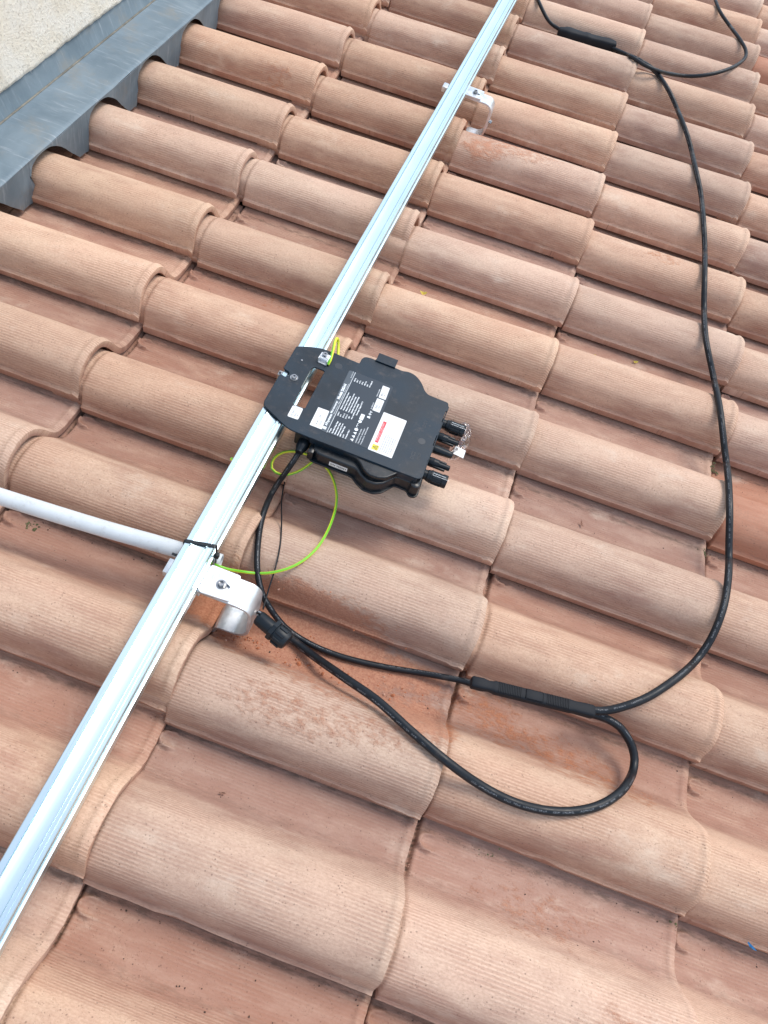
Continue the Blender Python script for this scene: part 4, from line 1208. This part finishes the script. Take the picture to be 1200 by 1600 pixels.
# end cap of the trunk cable (black gland with a big ribbed nut)
A_ = Vector((.4475, -.2790, .052)); B_ = Vector((.5010, -.2965, .0480))
ax = (B_ - A_).normalized()
t = empty('gland_end_cap', A_)
tag(t, 'black plastic gland end cap with big ribbed nut lying against the front hook', 'end cap')
bm = bmesh.new()
add_lathe(bm, [(0, .0085), (.0015, .0105), (.004, .0112), (.028, .0115), (.0282, .0135), (.030, .0135)], (0, 0, 0), ax, 28)
add_box(bm, -.0035, .0035, -.001, .001, .009, .015, .0006)
bm_obj('cap_body', bm, M['plug'], t, smooth=math.radians(35))
bm = bmesh.new()
add_lathe(bm, [(.0270, .0150), (.0275, .0168), (.0335, .0168), (.0340, .0150)], (0, 0, 0), ax, 8)
add_lathe(bm, [(.0335, .0140), (.0370, .0150), (.0500, .0152), (.0560, .0128), (.0570, .0100), (.0575, .0070)], (0, 0, 0), ax, 32)
u_ = Vector((0, 0, 1)); u_ = (u_ - ax * u_.dot(ax)).normalized(); w_ = ax.cross(u_)
for a in range(10):
    th = 2 * math.pi * a / 10
    d_ = w_ * math.cos(th) + u_ * math.sin(th); s_ = ax.cross(d_)
    mt = Matrix.Translation(ax * .0435 + d_ * .0150) @ Matrix((( *ax, 0), (*s_, 0), (*d_, 0), (0, 0, 0, 1))).transposed()
    add_box(bm, -.0068, .0068, -.0022, .0022, -.0014, .0016, .0006, rot=mt, seg=1)
bm_obj('gland_nut', bm, M['plug'], t, smooth=math.radians(25))


# splice connectors: flat ribbed housings where the lead joins the trunk
def splice(A, B, w, h, waist, ribs, label, dark=False):
    A = Vector(A); B = Vector(B); ax = (B - A).normalized(); ln = (B - A).length
    t = empty('trunk_splice', A); tag(t, label, 'connector', 'cable splices')
    up = Vector((0, 0, 1)); up = (up - ax * up.dot(ax)).normalized(); sd_ = up.cross(ax)
    fr = Matrix(((*ax, 0), (*sd_, 0), (*up, 0), (0, 0, 0, 1))).transposed()
    bm = bmesh.new(); n = 20; rings = []
    for s, fw, fh in waist:
        row = []
        for j in range(n):
            a = 2 * math.pi * j / n
            ca, sa = math.cos(a), math.sin(a)
            row.append(bm.verts.new((s * ln, w / 2 * fw * math.copysign(abs(ca) ** .5, ca), h / 2 * fh * math.copysign(abs(sa) ** .5, sa))))
        rings.append(row)
    for P, Q in zip(rings, rings[1:]):
        for j in range(n): bm.faces.new((P[j], P[(j + 1) % n], Q[(j + 1) % n], Q[j]))
    bm.faces.new(rings[0][::-1]); bm.faces.new(rings[-1])
    bmesh.ops.transform(bm, matrix=fr, verts=bm.verts)
    bm_obj('splice_body', bm, M['grip'], t, smooth=math.radians(40))
    if ribs:
        for s0, s1 in ribs:
            bm = bmesh.new()
            k = int((s1 - s0) * ln / .0024)
            for q in range(k):
                x = (s0 + (s1 - s0) * (q + .5) / k) * ln
                add_box(bm, x - .0008, x + .0008, -w * .42, w * .42, h * .40, h * .52, .0003, seg=1)
            bmesh.ops.transform(bm, matrix=fr, verts=bm.verts)
            bm_obj('grip_ribs', bm, M['grip'], t)
        bm = bmesh.new()
        add_box(bm, .43 * ln, .57 * ln, -w * .40, w * .40, h * .44, h * .56, .0015)
        bmesh.ops.transform(bm, matrix=fr, verts=bm.verts)
        bm_obj('latch_plate', bm, M['grip'], t, smooth=math.radians(40))
    return t


splice((.7655, -.2610, .0715), (.9480, -.2340, .0700), .0185, .0150,
       [(0, .80, .85), (.01, .92, 1), (.09, .95, 1), (.14, .80, .80), (.17, .86, .92), (.19, 1, .96), (.80, 1, .96), (.83, .92, 1), (.93, 1.0, 1.02), (.985, 1.02, 1.02), (1, .9, .9)],
       [(.21, .40), (.60, .79)], 'long flat black splice with ribbed grips where the lower cables join')
splice((.5056, 1.929, .020), (.6871, 1.969, .021), .038, .034,
       [(0, .5, .7), (.02, .62, .8), (.08, .70, .9), (.13, 1.0, 1.0), (.20, 1.08, 1.05), (.28, .95, 1.0), (.44, .88, .92), (.47, .98, 1.0), (.53, .98, 1.0), (.57, .86, .9), (.74, .86, .95), (.82, 1.0, 1.0), (.90, .98, 1.0), (.96, .80, .95), (1, .72, .85)],
       None, 'bulky black cable connector lying across the tiles near the top right', dark=True)

# ------------------------------------------------------------------ clear bag with a white tag beside the plugs
g = empty('plastic_bag', (.638, .145, .075))
tag(g, 'small crumpled clear plastic bag tucked by the connector plugs', 'plastic bag')
bm = bmesh.new(); nu, nv = 16, 22; rows = []
for a in range(nu + 1):
    row = []
    for b in range(nv + 1):
        u, v = a / nu, b / nv
        y = .188 - v * .086 + .006 * math.sin(u * 3)
        xr = .6525 - .010 * (v - .25) ** 2 / .3 - (.006 if v > .9 else 0)
        x = .6220 + .008 * v * (1 - v) + u * (xr - .6220)
        z = .070 + .012 * math.sin(u * math.pi * .9 + .3) + .0060 * noise.noise(Vector((u * 5, v * 7, 2))) + .0010 * noise.noise(Vector((u * 14, v * 17, 6)))
        row.append(bm.verts.new((x - .638, y - .145, z - .075)))
    rows.append(row)
for A, B in zip(rows, rows[1:]):
    for j in range(nv): bm.faces.new((A[j], A[j + 1], B[j + 1], B[j])).smooth = True
bmesh.ops.solidify(bm, geom=list(bm.faces), thickness=-.0003)
bm_obj('bag_film', bm, M['film'], g)
bm = bmesh.new()
add_box(bm, .6300 - .638, .6505 - .638, .1165 - .145, .1345 - .145, .0800 - .075, .0806 - .075, .0002, rot=Matrix.Rotation(.12, 4, 'Y'))
bm_obj('paper_tag', bm, M['paper'], g)

# ------------------------------------------------------------------ small litter
def flake(name, x, y, sz, mat, label, cat, curl=.3, rot=0.0, asp=.55):
    bm = bmesh.new(); z = surf(x, y) + .0026
    n = 7; vs = []
    for a in range(n):
        th = 2 * math.pi * a / n
        rr = sz * (1 + .25 * noise.noise(Vector((x * 99 + a, y * 77, 1))))
        vs.append(bm.verts.new((rr * math.cos(th), rr * asp * math.sin(th), curl * sz * abs(math.cos(th)))))
    c0 = bm.verts.new((0, 0, 0))
    for a in range(n): bm.faces.new((c0, vs[a], vs[(a + 1) % n]))
    bmesh.ops.solidify(bm, geom=list(bm.faces), thickness=.0005)
    o = bm_obj(name, bm, mat); o.location = (x, y, z); o.rotation_euler = (0, 0, rot)
    tag(o, label, cat)


flake('leaf_scrap', .4640, .5660, .0085, M['leaf'], 'yellow leaf scrap on a tile above the inverter', 'leaf', .8, .2)
flake('leaf_scrap', .8577, .6238, .0056, M['leaf'], 'tiny yellow leaf scrap in the channel right of the inverter, the left one of two', 'leaf', .5, .8)
flake('leaf_scrap', .9492, .6490, .0062, M['leaf'], 'tiny yellow leaf scrap against the foot of a tile barrel, the right one of two', 'leaf', .7, .3)
flake('plastic_scrap', 1.2475, -.4375, .0075, M['blue'], 'bright blue plastic scrap at the right edge low down', 'scrap', .5, -.5, .3)
for x, y, sz, rot, lab_ in ((.905, -.655, .0075, .6, 'brown clay flake in the channel near the bottom right'), (.497, -.502, .0050, .3, 'small square clay chip in the channel below the cable loop'),
                            (-.215, .812, .0075, .2, 'pale clay chip in the channel below the zinc flashing'), (.905, .165, .0060, 1.9, 'thin reddish clay splinter in the channel right of the inverter')):
    flake('clay_chip', x, y, sz, M['crumb'], lab_, 'clay chip', .5, rot, .6 if sz > .0065 else .35)
for pts, lab_ in ((((.861, -.318), (.872, -.290), (.884, -.322)), 'pale bent straw below the lower splice'), (((.655, .322), (.662, .340), (.660, .355)), 'thin dry stem on the tile right of the inverter')):
    bm = bmesh.new()
    add_tube(bm, [(x, y, surf(x, y) + .0008) for x, y in pts], .0004, 5)
    tag(bm_obj('straw', bm, M['crumb'] if 'pale' in lab_ else M['wood']), lab_, 'straw')

# dirt, moss and crumbs along the joints: far too many to count
r = random.Random(5)
bm = bmesh.new()
def crumb(x, y, z, s, mi):
    vs = []
    for a in range(5):
        th = 2 * math.pi * a / 5 + r.random()
        vs.append(bm.verts.new((x + s * math.cos(th) * r.uniform(.6, 1.2), y + s * math.sin(th) * r.uniform(.6, 1.2), z)))
    tp = bm.verts.new((x, y, z + s * r.uniform(.5, .9)))
    for a in range(5): bm.faces.new((vs[a], vs[(a + 1) % 5], tp)).material_index = mi
for i, ks in VIS.items():
    for k in ks:
        for q in range(130):
            x = (i - r.random()) * L; u = r.random()
            if u < .62: y = k * W + r.gauss(.212, .0045)
            elif u < .85: y = k * W + r.gauss(.155, .006)
            else: y = k * W + r.uniform(.15, .215)
            if u > .95: x = (i - 1) * L + abs(r.gauss(0, .008)) + .002
            if x > i * L - .004 or y > k * W + .2195: continue
            near = math.exp(-(((x - .55) / .5) ** 2 + ((y + .2) / .6) ** 2))
            if r.random() > .35 + .65 * near: continue
            crumb(x, y, surf(x, y) - .0002, abs(r.gauss(0, .00055)) + .00035, 0 if r.random() < .5 else 1)
for x0, y0, rx, ry, nn_ in ((.47, -.255, .07, .022, 420), (.56, -.252, .09, .018, 260), (.47, 1.245, .06, .018, 160), (.66, -.250, .05, .016, 70)):
    for q in range(nn_):
        x, y = r.gauss(x0, rx), r.gauss(y0, ry)
        if x < .386 or x > .76: continue
        crumb(x, y, surf(x, y) - .0002, abs(r.gauss(0, .0011)) + .0004, 2 if r.random() < .8 else 1)
for x0, y0, nn_ in ((.872, -.445, 10), (1.150, .432, 45), (1.148, -.445, 8), (1.222, -.58, 16), (1.145, .205, 25), (.30, .405, 12), (.05, -.235, 20)):
    for q in range(nn_):
        x, y = r.gauss(x0, .008), r.gauss(y0, .004)
        crumb(x, y, surf(x, y) - .0002, abs(r.gauss(0, .0012)) + .0006, 3)
o = bm_obj('dirt_crumbs', bm, [M['dirt'], M['crumb'], simple('orange_clay_dust', (.42, .15, .07), .95, var=.25, vscale=300), M['moss']])
tag(o, kind='stuff', label='loose dirt, moss and clay crumbs along the joints of the tiles')

# ------------------------------------------------------------------ tilt everything onto the roof pitch
for o in TOP:
    o.matrix_world = TILT @ Matrix.LocRotScale(o.location, o.rotation_euler, o.scale)
